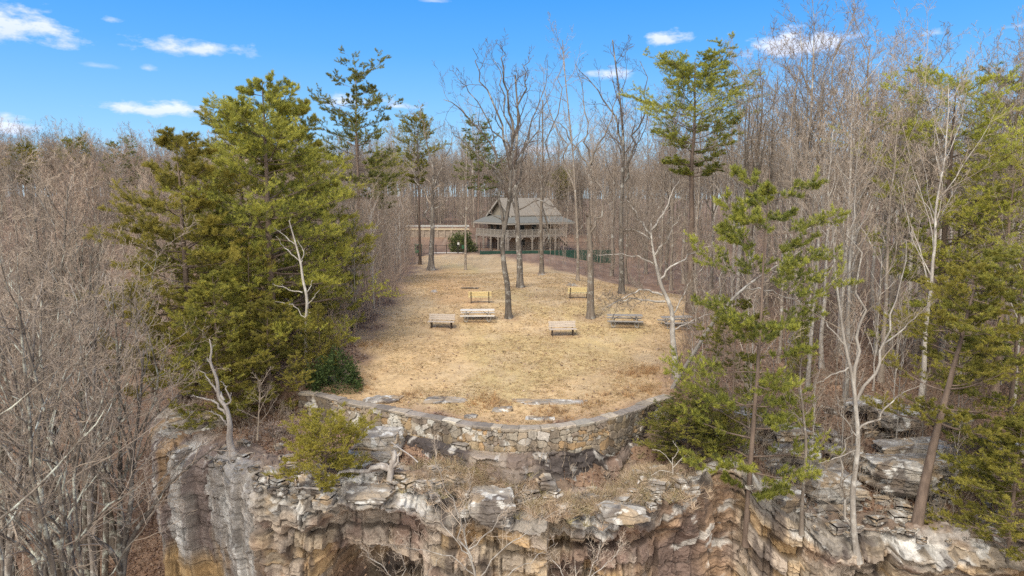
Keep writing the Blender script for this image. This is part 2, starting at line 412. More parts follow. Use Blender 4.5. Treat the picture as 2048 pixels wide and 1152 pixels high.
for px, Yt, rr_ in ((1017, 49, 1.5), (1040, 62, 1.6), (1181, 49, 1.8), (862, 78, 1.8), (1083, 74, 1.5), (1243, 58, 1.6), (1352, 36, 1.5)):
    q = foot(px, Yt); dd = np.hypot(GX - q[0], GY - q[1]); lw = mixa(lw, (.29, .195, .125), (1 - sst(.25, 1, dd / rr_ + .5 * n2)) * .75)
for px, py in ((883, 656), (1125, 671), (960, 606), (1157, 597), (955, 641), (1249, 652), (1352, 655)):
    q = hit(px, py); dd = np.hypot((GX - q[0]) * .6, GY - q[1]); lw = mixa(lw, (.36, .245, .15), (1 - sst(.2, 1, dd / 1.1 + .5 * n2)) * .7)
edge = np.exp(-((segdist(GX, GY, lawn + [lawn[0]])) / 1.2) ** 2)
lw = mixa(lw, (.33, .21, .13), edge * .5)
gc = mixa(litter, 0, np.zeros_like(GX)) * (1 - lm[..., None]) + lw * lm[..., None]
# dry path by the fence and the terrace of dry grass under the wall
GZ = GZ + (1 - lm) * .05 * n3 + lm * .02 * n3
gq = gridq(len(gx), len(gy)); gk = GK.ravel()[gq]; gyq = GY.ravel()[gq].min(1); gxq = GX.ravel()[gq]
# the rock itself takes over at the rim: the sheet stops under the cliff's lip
gq = gq[~((gyq < 44) & (gk.min(1) < .97) & (gk.max(1) > .02) & (gxq.min(1) > -23) & (gxq.max(1) < 60))]
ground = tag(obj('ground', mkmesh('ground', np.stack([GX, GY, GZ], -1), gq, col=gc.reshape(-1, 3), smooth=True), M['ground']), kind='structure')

# ---------------------------------------------------------------- cliff
def resample(P, px, step):
    P = np.asarray(P, float); n0 = len(P) * 40
    Cc = catmull(np.c_[P, px], n0)
    s = np.r_[0, np.cumsum(np.linalg.norm(np.diff(Cc[:, :2], axis=0), axis=1))]
    q = np.arange(0, s[-1], step)
    R = np.stack([np.interp(q, s, Cc[:, i]) for i in range(4)], -1)
    return q, R[:, :3], R[:, 3]
def strata(s, h, seed, tmin=.22, tmax=.75, wmin=.6, wmax=2.0):
    """offsets, edge crack factor and block ids of a layered, jointed sandstone face"""
    r = np.random.default_rng(seed)
    b = np.cumsum(r.uniform(tmin, tmax, 60)); b = b - tmin
    hh = h + .30 * fbm(s * .10, h * .15, seed, 2) + .05 * fbm(s * .5, h * .5, seed + 9, 2)
    li = np.searchsorted(b, hh); lo = np.where(li > 0, b[np.maximum(li - 1, 0)], -1); hi = b[np.minimum(li, 59)]
    wl = r.uniform(wmin, wmax, 62)[li]; sh = r.uniform(0, 9, 62)[li]
    ss = s + .10 * fbm(s * .7, h * 1.2, seed + 4, 3) + sh
    bi = np.floor(ss / wl); fr = ss / wl - bi
    offL = r.uniform(-1, 1, 62)[li]; offB = hsh(bi, li, seed + 3) - .5
    ed = np.minimum(np.minimum((hh - lo), (hi - hh)), np.minimum(fr, 1 - fr) * wl)
    crack = 1 - sst(.0, .07, ed)
    return offL, offB, crack, hsh(bi, li, seed + 5), hsh(li, li * 0, seed + 6)
def facets(x, y, cx, cy, seed, tilt, off):
    """broken planar facets: each cell is a tilted plane with its own offset"""
    gi, gj = np.floor(x / cx), np.floor(y / cy); f1 = np.full(np.shape(x), 99.); o = f1 * 0; idn = f1 * 0
    for a in (-1, 0, 1):
        for b in (-1, 0, 1):
            i, j = gi + a, gj + b
            dx = x / cx - (i + .5 + .8 * (hsh(i, j, seed) - .5)); dy = y / cy - (j + .5 + .8 * (hsh(i, j, seed + 1) - .5))
            d = np.abs(dx) ** 1.5 + np.abs(dy) ** 1.5; up = d < f1; f1 = np.where(up, d, f1)
            pl = (hsh(i, j, seed + 2) - .5) * 2 * tilt * dx + (hsh(i, j, seed + 3) - .5) * 2 * tilt * dy + (hsh(i, j, seed + 4) - .5) * 2 * off
            o = np.where(up, pl, o); idn = np.where(up, hsh(i, j, seed + 5), idn)
    return o, idn
S, RP, RPX = resample(rim3, rimpx, .06)
tg = np.gradient(RP[:, :2], axis=0); tg = norm(np.c_[np.convolve(np.pad(tg[:, 0], 12, 'edge'), np.ones(25) / 25, 'valid'), np.convolve(np.pad(tg[:, 1], 12, 'edge'), np.ones(25) / 25, 'valid')])
NRM = np.c_[tg[:, 1], -tg[:, 0]]                     # outward: to the right of the walking direction
wob = .45 * fbm(S * .33, S * 0, 101, 3) + facets(S + .3 * fbm(S, S * 0, 104, 2), S * 0, 2.1, 9.0, 103, .45, .38)[0] + facets(S, S * 0 + 3, .8, 9.0, 105, .15, .14)[0]
LEFTF = 1 - sst(490, 525, RPX)                       # the streaked left face
lipT = np.interp(RPX, [500, 540, 600, 640, 700, 790, 850, 900, 1000, 1100, 1200, 1250, 1340, 1420, 1500, 1700, 2100], [1.4, 1.5, 1.35, 1.15, .95, .85, .85, .95, 1.05, 1.1, 1.25, .75, 1.15, 2.2, .9, .8, .9])
recess = np.interp(RPX, [500, 530, 600, 660, 740, 800, 850, 900, 1000, 1050, 1120, 1230, 1290, 1350, 1420, 1480, 1600, 2048], [0, .4, .8, 1.1, 1.1, .9, .5, .3, .3, .6, .9, .95, .8, .7, .1, .2, .5, .6])
cave = np.interp(RPX, [600, 650, 700, 800, 840, 1040, 1080, 1220, 1260, 1300], [0, 2.0, 4.2, 4.0, 0, 0, .6, .8, .4, 0])
caveH = np.interp(RPX, [600, 700, 840, 1040, 1150, 1260], [3.4, 2.8, 3.2, 3.2, 2.5, 3.2])
top_a = np.r_[5.0, 3.6, np.linspace(2.6, 0, 34)]; fh = np.r_[np.linspace(.04, 5.2, 105), np.linspace(5.35, 15, 50)]
nr = len(top_a) + len(fh)
SS = np.repeat(S[:, None], nr, 1); HH = np.r_[-top_a, fh][None, :].repeat(len(S), 0)
offL, offB, crack, bh, lh = strata(SS, np.maximum(HH, 0), 201, .36, .95, .9, 3.2)
amp = np.where(LEFTF > .5, .10, 1.0)[:, None] * np.interp(RPX, [1290, 1340, 1440, 1490], [1, .35, .35, 1])[:, None]
h_ = np.maximum(HH, 0); face = HH > 0
und = recess[:, None] * sst(0, .55, h_ - lipT[:, None]) * (1 - LEFTF[:, None])
und = und * (1 - .35 * sst(1.2, 3.0, h_ - lipT[:, None])) + cave[:, None] * sst(0, .35, h_ - caveH[:, None] - .25 * fbm(SS * .8, h_, 205, 3))
flute = LEFTF[:, None] * (.38 * fbm(SS * .6, h_ * .10, 207, 3) + .10 * fbm(SS * 3, h_ * .5, 209, 3)) - LEFTF[:, None] * .05 * h_ * sst(2, 5, h_)
disp = wob[:, None] + amp * (.22 * offL + .30 * offB) - .10 * crack * np.maximum(amp, .45) + flute
fa, fid = facets(SS + .15 * fbm(SS * 2, HH * 2, 271, 2), HH + .1 * fbm(SS * 2 + 5, HH * 2, 273, 2), 1.7, .8, 275, .22, .10)
fb_, fidb = facets(SS, HH, .55, .36, 281, .08, .05)
fc_, _ = facets(SS + HH * .3, HH, .2, .14, 287, .035, .02)
step = np.interp(h_, [0, .16, .2, .42, .47, .9], [-.75, -.72, -.38, -.34, -.02, 0]) * (.6 + .8 * vn(SS * .35, SS * 0, 283)) * (1 - LEFTF[:, None] * .7)
lip_round = .06 * (1 - sst(0, .45, h_)) ** 2
disp = disp + (fa + fb_ + fc_) * (1 - .45 * LEFTF[:, None]) + .05 * fbm(SS * 3, HH * 3, 215, 4)
outw = np.where(face, disp - und - lip_round + step, (disp + step) * sst(-1.2, 0, HH) - lip_round + np.minimum(HH, 0))
PX_ = RP[:, 0][:, None] + NRM[:, 0][:, None] * outw; PY_ = RP[:, 1][:, None] + NRM[:, 1][:, None] * outw
ztop = O(RP[:, 0][:, None] + NRM[:, 0][:, None] * np.minimum(HH, 0), RP[:, 1][:, None] + NRM[:, 1][:, None] * np.minimum(HH, 0))
ledge = np.round(5 * fbm(SS * .45, HH * .9, 221, 3)) / 5
ztop = ztop + .30 * fbm(SS * .5, HH * .6, 223, 4) * sst(-1.95, -1.1, HH) + .5 * ledge * sst(-1.95, -1.1, HH) + np.interp(HH, [-5, -3.6, -2.6, -2.0, -1.4, -.6, 0], [-.12, -.08, -.04, .03, .05, .12, .05]) + (.8 * fa + .6 * fb_) * sst(-1.95, -1.1, HH)
TT = T(RP[:, 0][:, None] + NRM[:, 0][:, None] * np.minimum(HH, 0), RP[:, 1][:, None] + NRM[:, 1][:, None] * np.minimum(HH, 0), 'up')
ztop = np.where(HH < -1.95, TT + np.interp(HH, [-5, -2.7, -1.95], [-.25, -.12, .02]), ztop)
zl = RP[:, 2] + .3 * fbm(S * .6, S * 0, 225, 4); zrim = ztop[:, len(top_a) - 1]
PZ_ = np.where(face, zrim[:, None] - h_ + .05 * fbm(SS * 3, h_ * 3, 227, 3), ztop)
# rock colours (stains, lichen and iron bands with their own outlines)
gc_ = np.zeros(SS.shape + (3,))
warm = sst(.3, .75, bh * .4 + .3 * fid + .4 * lh + .5 * fbm(SS * .5, h_, 231, 3))
colr = mixa(np.array((.31, .255, .19)) + gc_, (.38, .265, .145), warm)
colr = mixa(colr, (.31, .27, .235), sst(.45, .75, bh) * .8)
colr = mixa(colr, (.20, .135, .11), sst(.05, .4, fbm(SS * .6, h_ * .5, 233, 4)) * .8)
colr = mixa(colr, (.32, .215, .135), sst(.2, .5, fbm(SS * .9 + 4, h_ * .9, 235, 4)) * .6)
lipm = (1 - sst(-.25, .35, h_ - lipT[:, None] * (.75 + .5 * fbm(SS * 1.2, h_ * 1.2, 237, 3)))) * (1 - LEFTF[:, None])
grey = mixa(np.array((.25, .225, .195)) + gc_, (.15, .13, .115), sst(.0, .4, fbm(SS * 1.1, HH * 1.1, 239, 4)))
white = .85 * sst(.12, .30, .22 * (fid - .5) + .12 * (fidb - .5) + fbm(SS * .8, HH * 1.1, 241, 5) + np.interp(RPX, [500, 540, 640, 760, 850, 930, 1010, 1130, 1180, 1240, 1300, 1420, 1500], [.12, .16, .13, .02, .0, .06, -.02, .0, .06, .12, -.06, -.18, .02])[:, None])
grey = mixa(grey, (.34, .27, .19), sst(.5, .8, fid) * .7); grey = mixa(grey, (.52, .51, .485), white)
colr = mixa(colr, 0, np.zeros_like(SS)) * (1 - lipm[..., None]) + grey * lipm[..., None]
slab = (sst(1300, 1350, RPX) * (1 - sst(1450, 1500, RPX)))[:, None] * sst(.1, .4, h_)
slc = mixa(np.array((.16, .115, .095)) + gc_, (.28, .19, .125), sst(-.1, .4, fbm(SS * .5, h_ * .6, 243, 3)))
slc = mixa(slc, (.46, .43, .39), sst(.30, .42, fbm((SS * .8 - h_ * .5) * .9, (SS * .4 + h_) * 2.6, 245, 4)))
colr = colr * (1 - slab[..., None]) + slc * slab[..., None]
stk = fbm(SS * 1.5, h_ * .10 + .08 * fbm(SS * 2, h_, 247, 2), 249, 5)
lf = mixa(np.array((.29, .265, .24)) + gc_, (.17, .13, .12), .8 * sst(.02, .22, stk + .15 * fbm(SS * 3, h_ * 1.5, 248, 4))); lf = mixa(lf, (.36, .345, .325), .8 * sst(.08, .3, -stk + .2 * fbm(SS * 3, h_ * 1.2, 246, 4)))
lf = mixa(lf, (.50, .49, .465), .8 * sst(.2, .35, fbm(SS * 2.3 + 5, h_ * .5, 253, 5))); lf = mixa(lf, (.30, .20, .11), sst(.15, .4, fbm(SS * .8, h_ * .2, 255, 3)) * .8)
lf = mixa(lf, (.36, .25, .13), sst(4.6, 6.2, h_ + 1.5 * fbm(SS * .7, h_ * .3, 257, 3)))
LF = LEFTF[:, None] * np.ones_like(SS)
colr = colr * (1 - LF[..., None]) + lf * LF[..., None]
topm = (1 - sst(-1.2, -.2, HH + 1.0 * fbm(SS * .8, HH, 259, 4))) * (~face)
colr = mixa(colr, (.16, .11, .08), topm * .8)
colr = mixa(colr, (.05, .04, .034), face * crack * .55)
colr = colr * (.78 + .44 * fidb)[..., None]
stain = sst(.18, .36, fbm(SS * 1.3, h_ * .35, 261, 4)) * face * (1 - LF) * .75
colr = mixa(colr, (.075, .06, .055), stain)
tag(obj('cliff', mkmesh('cliff', np.stack([PX_, PY_, PZ_], -1), gridq(len(S), nr), col=colr.reshape(-1, 3), smooth=False), M['rock']), kind='structure')

# ---------------------------------------------------------------- rock face under the wall
ws, WP, WPXs = resample(np.c_[wc, np.full(len(wc), WTOP)], [p[0] for p in WPX], .05)
wt = norm(np.gradient(WP[:, :2], axis=0)); WN = np.c_[wt[:, 1], -wt[:, 0]]
zb = O(WP[:, 0] + WN[:, 0] * .1, WP[:, 1] + WN[:, 1] * .1)           # foot of the wall
sel = (WPXs > 690) & (WPXs < 1345)
bs, bp, bn, bz, bpx = ws[sel], WP[sel], WN[sel], zb[sel], WPXs[sel]
hgt = np.interp(bpx, [690, 740, 800, 860, 950, 1020, 1080, 1180, 1250, 1345], [.9, 1.0, .6, .6, .6, 1.1, 1.5, 1.5, 1.2, .5])
hv = np.linspace(-.15, 1.35, 34)
bS = np.repeat(bs[:, None], 34, 1); bH = hv[None, :] * hgt[:, None]
oL, oB, ck, b_h, l_h = strata(bS, bH + .3, 301, .4, .9, .9, 2.6)
lean = np.interp(bpx, [690, 800, 1000, 1100, 1345], [.75, .3, .3, .3, .3])
ow = .14 + .16 * sst(980, 1060, bpx)[:, None] + lean[:, None] * sst(-.2, 1.1, bH / hgt[:, None]) + .05 * oL + .16 * oB - .05 * ck + facets(bS, bH, .9, .6, 311, .18, .08)[0] + facets(bS, bH, .3, .22, 315, .06, .04)[0] + .08 * fbm(bS * .9, bH * 1.2, 303, 4) + .45 * sst(0, .1, bH + .1) * sst(.0, .3, fbm(bS * .4, bS * 0, 304, 3))
rx = bp[:, 0][:, None] + bn[:, 0][:, None] * ow; ry = bp[:, 1][:, None] + bn[:, 1][:, None] * ow; rz = bz[:, None] - bH + .05
zero = np.zeros(bS.shape + (3,))
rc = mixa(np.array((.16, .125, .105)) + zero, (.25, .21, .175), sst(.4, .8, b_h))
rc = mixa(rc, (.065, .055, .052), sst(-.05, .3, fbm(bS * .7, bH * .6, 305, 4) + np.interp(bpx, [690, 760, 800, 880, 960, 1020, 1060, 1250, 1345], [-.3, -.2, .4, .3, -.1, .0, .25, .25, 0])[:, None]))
rc = mixa(rc, (.21, .135, .10), sst(.2, .45, fbm(bS * 1.2, bH * .4, 307, 4)) * .5)
rc = mixa(rc, (.45, .43, .40), .7 * sst(.30, .40, fbm(bS * 2.6, bH * 2.6, 309, 5)))
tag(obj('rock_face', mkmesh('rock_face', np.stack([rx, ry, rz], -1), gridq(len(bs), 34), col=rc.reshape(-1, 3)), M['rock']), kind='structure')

# ---------------------------------------------------------------- the stone wall
wl = empty('stone_wall', (WP[len(WP) // 2][0], WP[len(WP) // 2][1], float(zb.min())))
tag(wl, 'long curved rubble stone wall with flat coping at the cliff edge below the lawn', 'wall')
wo_ = np.array(wl.location)
nz_ = 60; ws2, WP2, _ = resample(np.c_[wc, np.full(len(wc), WTOP)], [p[0] for p in WPX], .028)
wt2 = norm(np.gradient(WP2[:, :2], axis=0)); WN2 = np.c_[wt2[:, 1], -wt2[:, 0]]
zb2 = np.interp(ws2, ws, np.convolve(np.pad(zb, 20, 'edge'), np.ones(41) / 41, 'valid')) - .25
zz = np.linspace(0, 1, nz_)[None, :] * (WTOP - .07 - zb2)[:, None] + zb2[:, None]
s2 = np.repeat(ws2[:, None], nz_, 1)
def vor(x, y, cx, cy, seed):
    gi, gj = np.floor(x / cx), np.floor(y / cy); f1 = np.full(x.shape, 9.); f2 = f1.copy(); idn = f1 * 0
    for a in (-1, 0, 1, ):
        for b in (-1, 0, 1):
            i, j = gi + a, gj + b
            qx = (i + .5 + .42 * (hsh(i, j, seed) * 2 - 1)) * cx; qy = (j + .5 + .38 * (hsh(i, j, seed + 1) * 2 - 1)) * cy
            d = np.maximum(np.abs(x - qx), np.abs(y - qy) * cx / cy * .9) * .8 + np.hypot(x - qx, (y - qy) * cx / cy * .9) * .2
            up = d < f1
            f2 = np.where(up, f1, np.minimum(f2, d)); idn = np.where(up, hsh(i, j, seed + 2), idn); f1 = np.minimum(f1, d)
    return f1, f2 - f1, idn
wx_ = s2 + .09 * fbm(s2 * 2.5, zz * 2.5, 401, 3); wz_ = zz + .09 * fbm(s2 * 2.5 + 9, zz * 2.5, 403, 3)
_, e, cid = vor(wx_, wz_, .44, .34, 405)
_, eb, cidb = vor(wx_ + 2, wz_ + 1, .25, .18, 409)
small = vn(s2 * .8, zz * 1.6, 412) > .62
e = np.where(small, eb, e); cid = np.where(small, cidb, cid)
rel = sst(.003, .035, e) * (.05 + .075 * hsh(np.floor(cid * 997), cid * 0, 413)) + .012 * fbm(s2 * 9, zz * 9, 415, 3)
wpx = WP2[:, 0][:, None] + WN2[:, 0][:, None] * rel; wpy = WP2[:, 1][:, None] + WN2[:, 1][:, None] * rel
pal = np.array([(.33, .27, .20), (.27, .225, .175), (.38, .30, .19), (.40, .26, .13), (.25, .22, .19), (.44, .41, .36), (.30, .23, .16), (.36, .32, .26), (.50, .47, .43), (.23, .185, .15), (.34, .24, .13), (.30, .27, .22)])
pal = (pal * .78 + pal.mean(0) * .22) * .88
wcol = pal[(cid * 9973).astype(int) % len(pal)] * (.85 + .3 * hsh(np.floor(cid * 3331), cid * 0, 417))[..., None]
wcol = mixa(wcol, (.17, .14, .112), (1 - sst(.002, .02, e)) * .75)
wcol = mixa(wcol, (.085, .07, .058), sst(.05, .35, fbm(s2 * 1.6, zz * .3, 419, 5) + .26 + .4 * (1 - sst(0, 3.5, s2))) * .72)
wcol = mixa(wcol, (.55, .54, .5), sst(.30, .42, fbm(s2 * 1.6, zz * 1.6, 421, 5)) * .7)
Vf = np.stack([wpx, wpy, zz], -1)
inn = .44                                             # back face towards the lawn
Vb = np.stack([WP2[:, 0] - WN2[:, 0] * inn, WP2[:, 1] - WN2[:, 1] * inn], -1)
Vbk = np.stack([np.c_[Vb, np.full(len(Vb), WTOP - .07)], np.c_[Vb, np.full(len(Vb), WTOP - 1.2)]], 1)
Vall, Qall = cat([(Vf.reshape(-1, 3), gridq(len(ws2), nz_)), (Vbk.reshape(-1, 3), gridq(len(ws2), 2))])
call = np.vstack([wcol.reshape(-1, 3), np.full((len(Vbk.reshape(-1, 3)), 3), .25)])
obj('masonry', mkmesh('masonry', Vall - wo_, Qall, col=call), M['wall'], wl)
# coping slabs
rng = np.random.default_rng(5)
cv, cq, cc = [], [], []
s0 = 0.0; o_ = 0
while s0 < ws2[-1] - .3:
    ln = rng.uniform(.45, 1.1); s1 = min(s0 + ln - .015, ws2[-1]); k = 7
    q = np.linspace(s0, s1, k)
    px_ = np.interp(q, ws2, WP2[:, 0]); py_ = np.interp(q, ws2, WP2[:, 1]); nx_ = np.interp(q, ws2, WN2[:, 0]); ny_ = np.interp(q, ws2, WN2[:, 1])
    zt = WTOP + rng.uniform(-.02, .025); ou = .10 + rng.uniform(-.03, .04); ii = inn + rng.uniform(.0, .08)
    lat = np.array([ou - .01, ou, ou - .03, -ii * .35, -ii * .7, -ii, -ii]); zz_ = np.array([-.12, -.03, 0, .006, 0, -.015, -.12])
    vs = np.stack([px_[:, None] + nx_[:, None] * lat, py_[:, None] + ny_[:, None] * lat, (zt + zz_)[None, :] + 0 * px_[:, None]], -1)
    vs[..., :2] += rng.normal(0, .012, vs[..., :2].shape); vs[..., 2] += rng.normal(0, .008, vs.shape[:2])
    cv.append(vs.reshape(-1, 3)); cq.append(gridq(k, 7) + o_)
    end = np.array([[0, 6, 5, 1], [1, 5, 4, 2], [2, 4, 3, 3]])[:2]
    cq.append(end + o_); cq.append(end[:, ::-1] + (k - 1) * 7 + o_); o_ += k * 7
    base = np.array([(.36, .31, .25), (.42, .36, .28), (.30, .26, .22), (.46, .42, .35)])[rng.integers(4)]
    cc.append(np.tile(base * rng.uniform(.6, 1.0), (k * 7, 1))); s0 = s1 + .015
obj('coping', mkmesh('coping', np.concatenate(cv) - wo_, np.concatenate(cq), col=np.concatenate(cc)), M['wall'], wl)
# ---------------------------------------------------------------- tree growing
def tubes(P, Rd, sides):
    """tapered tubes along B polylines of n points"""
    B, n, _ = P.shape
    tgt = norm(np.gradient(P, axis=1))
    ref = np.array((.35, .83, .43)); e1 = norm(np.cross(tgt, ref)); e2 = np.cross(tgt, e1)
    a = np.arange(sides) / sides * 2 * math.pi
    V = P[:, :, None] + Rd[:, :, None, None] * (np.cos(a)[:, None] * e1[:, :, None] + np.sin(a)[:, None] * e2[:, :, None])
    i = np.arange(B * n * sides).reshape(B, n, sides); j = np.roll(i, -1, 2)
    Q = np.stack([i[:, :-1], j[:, :-1], j[:, 1:], i[:, 1:]], -1).reshape(-1, 4)
    return V.reshape(-1, 3), Q
def grow(r, P0, D0, Ln, r0, n, wob, trop, tip=.25):
    B = len(P0); P = np.empty((B, n, 3)); P[:, 0] = P0; D = norm(D0); st = (Ln / (n - 1))[:, None]
    for i in range(1, n):
        D = norm(D + wob * r.normal(0, 1, (B, 3)) + np.array((0, 0, trop)))
        P[:, i] = P[:, i - 1] + D * st
    return P, r0[:, None] * (1 - (1 - tip) * np.linspace(0, 1, n))[None]
def kids(r, P, Rd, Ln, m, t0, t1, amin, amax, ratio, rr, minr, fall=.55):
    B, n, _ = P.shape
    tt = t0 + (t1 - t0) * (np.arange(m) + r.random((B, m))) / m
    f = tt * (n - 1); i = np.minimum(f.astype(int), n - 2); f = f - i
    bi = np.arange(B)[:, None]
    pos = P[bi, i] * (1 - f[..., None]) + P[bi, i + 1] * f[..., None]
    tan = norm(P[bi, i + 1] - P[bi, i]); rd = Rd[bi, i] * (1 - f) + Rd[bi, i + 1] * f
    azm = np.arange(m) * 2.4 + r.random((B, 1)) * 6.28 + r.normal(0, .5, (B, m))
    e1 = norm(np.cross(tan, np.array((.3, .5, .81)))); e2 = np.cross(tan, e1)
    an = np.radians(r.uniform(amin, amax, (B, m)))
    D = np.cos(an)[..., None] * tan + np.sin(an)[..., None] * (np.cos(azm)[..., None] * e1 + np.sin(azm)[..., None] * e2)
    L2 = Ln[:, None] * ratio * (1 - fall * tt) * r.uniform(.65, 1.25, (B, m))
    r2 = np.maximum(rd * rr * r.uniform(.7, 1.0, (B, m)), minr)
    return pos.reshape(-1, 3), D.reshape(-1, 3), L2.ravel(), r2.ravel()
def twigs(r, P, Rd, Ln, spec, minr, wob, trop):
    """three further orders of branching; spec = [(count, length ratio), ...]"""
    out = []
    for k, (m, ratio, n, sides, amin, amax) in enumerate(spec):
        a = kids(r, P, Rd, Ln, m, .18 if k else .22, 1.0, amin, amax, ratio, .62, minr)
        P, Rd = grow(r, *a, n, wob, trop); Ln = a[2]
        out.append(tubes(P, Rd, sides))
    return cat(out)
def flare(P, Rd, h=.5, k=.7):
    z = np.linalg.norm(P - P[0], axis=-1); return Rd * (1 + k * np.exp(-z / h))
def bare(seed, h, r0, first=.35, nl=15, ang=(25, 50), lr=.42, fork=0, wob=.10, gn=.20, trop=.10, minr=.012, spec=None, lean=(0, 0)):
    r = np.random.default_rng(seed); n = 14
    zs = np.linspace(0, 1, n)
    P = np.stack([lean[0] * zs ** 1.3 * h + np.cumsum(r.normal(0, wob * h / n * .35, n)), lean[1] * zs * h + np.cumsum(r.normal(0, wob * h / n * .35, n)), zs * h], -1)
    P -= P[0]; Rd = r0 * (1 - .9 * zs ** .8)
    P, Rd = P[None], Rd[None]
    tr = [tubes(catmull(P[0], 24)[None], flare(catmull(P[0], 24), np.interp(np.linspace(0, 1, 24), zs, Rd[0]), .6, .55)[None], 9)]
    a = list(kids(r, P, Rd, np.array([h]), nl, first, .97, ang[0], ang[1], lr, .55, .02, fall=.45))
    if fork:
        for q in range(fork):
            a[1][q] = (a[1][q] * .45 + np.array((0, 0, .9))); a[2][q] *= 1.35; a[3][q] *= 1.5
    P1, R1 = grow(r, *a, 9, gn * .8, trop); tr.append(tubes(P1, R1, 6))
    spec = spec or [(7, .42, 6, 4, 25, 55), (5, .5, 5, 3, 25, 55), (5, .55, 4, 3, 20, 50)]
    Pt = np.concatenate([P1, catmull(P[0][n // 2:], 9)[None]]); Rt = np.concatenate([R1, np.interp(np.linspace(.5, 1, 9), zs, Rd[0])[None]])
    cr = twigs(r, Pt, Rt, np.r_[a[2], h * .5], spec, minr, gn, trop * .7)
    return cat(tr), cr
def tree_obj(name, data, label, cat_, loc, rz=0, s=1.0, group=None, mats=None, parts=('trunk', 'crown')):
    """data: meshes of trunk and crown"""
    e = empty(name, loc, rz); e.scale = (s, s, s) if not isinstance(s, tuple) else s
    tag(e, label, cat_, group)
    for pn, me, m in zip(parts, data, mats):
        if me is not None: obj(pn, me, m, e)
    return e
def bare_mesh(*a, **k):
    t_, c_ = bare(*a, **k)
    return mkmesh('trunk', *t_, smooth=True), mkmesh('crown', *c_)

# needles: tufts of thin triangles on the outer branchlets
def tuft_mesh(r, pos, dr, n, ln, wd, cols, up=.35, spread=.75):
    B = len(pos)
    d = norm(dr[:, None] + spread * r.normal(0, 1, (B, n, 3)) + np.array((0, 0, up)))
    l = ln * r.uniform(.7, 1.2, (B, n, 1))
    sd_ = norm(np.cross(d, r.normal(0, 1, (B, n, 3)))) * wd
    o = pos[:, None] + .25 * ln * r.normal(0, .5, (B, n, 3))
    V = np.stack([o - sd_, o + sd_, o + d * l], 2)
    cc_ = np.repeat(cols[:, None], n, 1) * r.uniform(.75, 1.25, (B, n, 1)); cc_ = np.repeat(cc_[:, :, None], 3, 2)
    return V.reshape(-1, 3), np.arange(B * n * 3).reshape(-1, 3), cc_.reshape(-1, 3)
G_DARK, G_MID, G_YEL = np.array((.14, .155, .055)), np.array((.31, .305, .07)), np.array((.47, .43, .09))
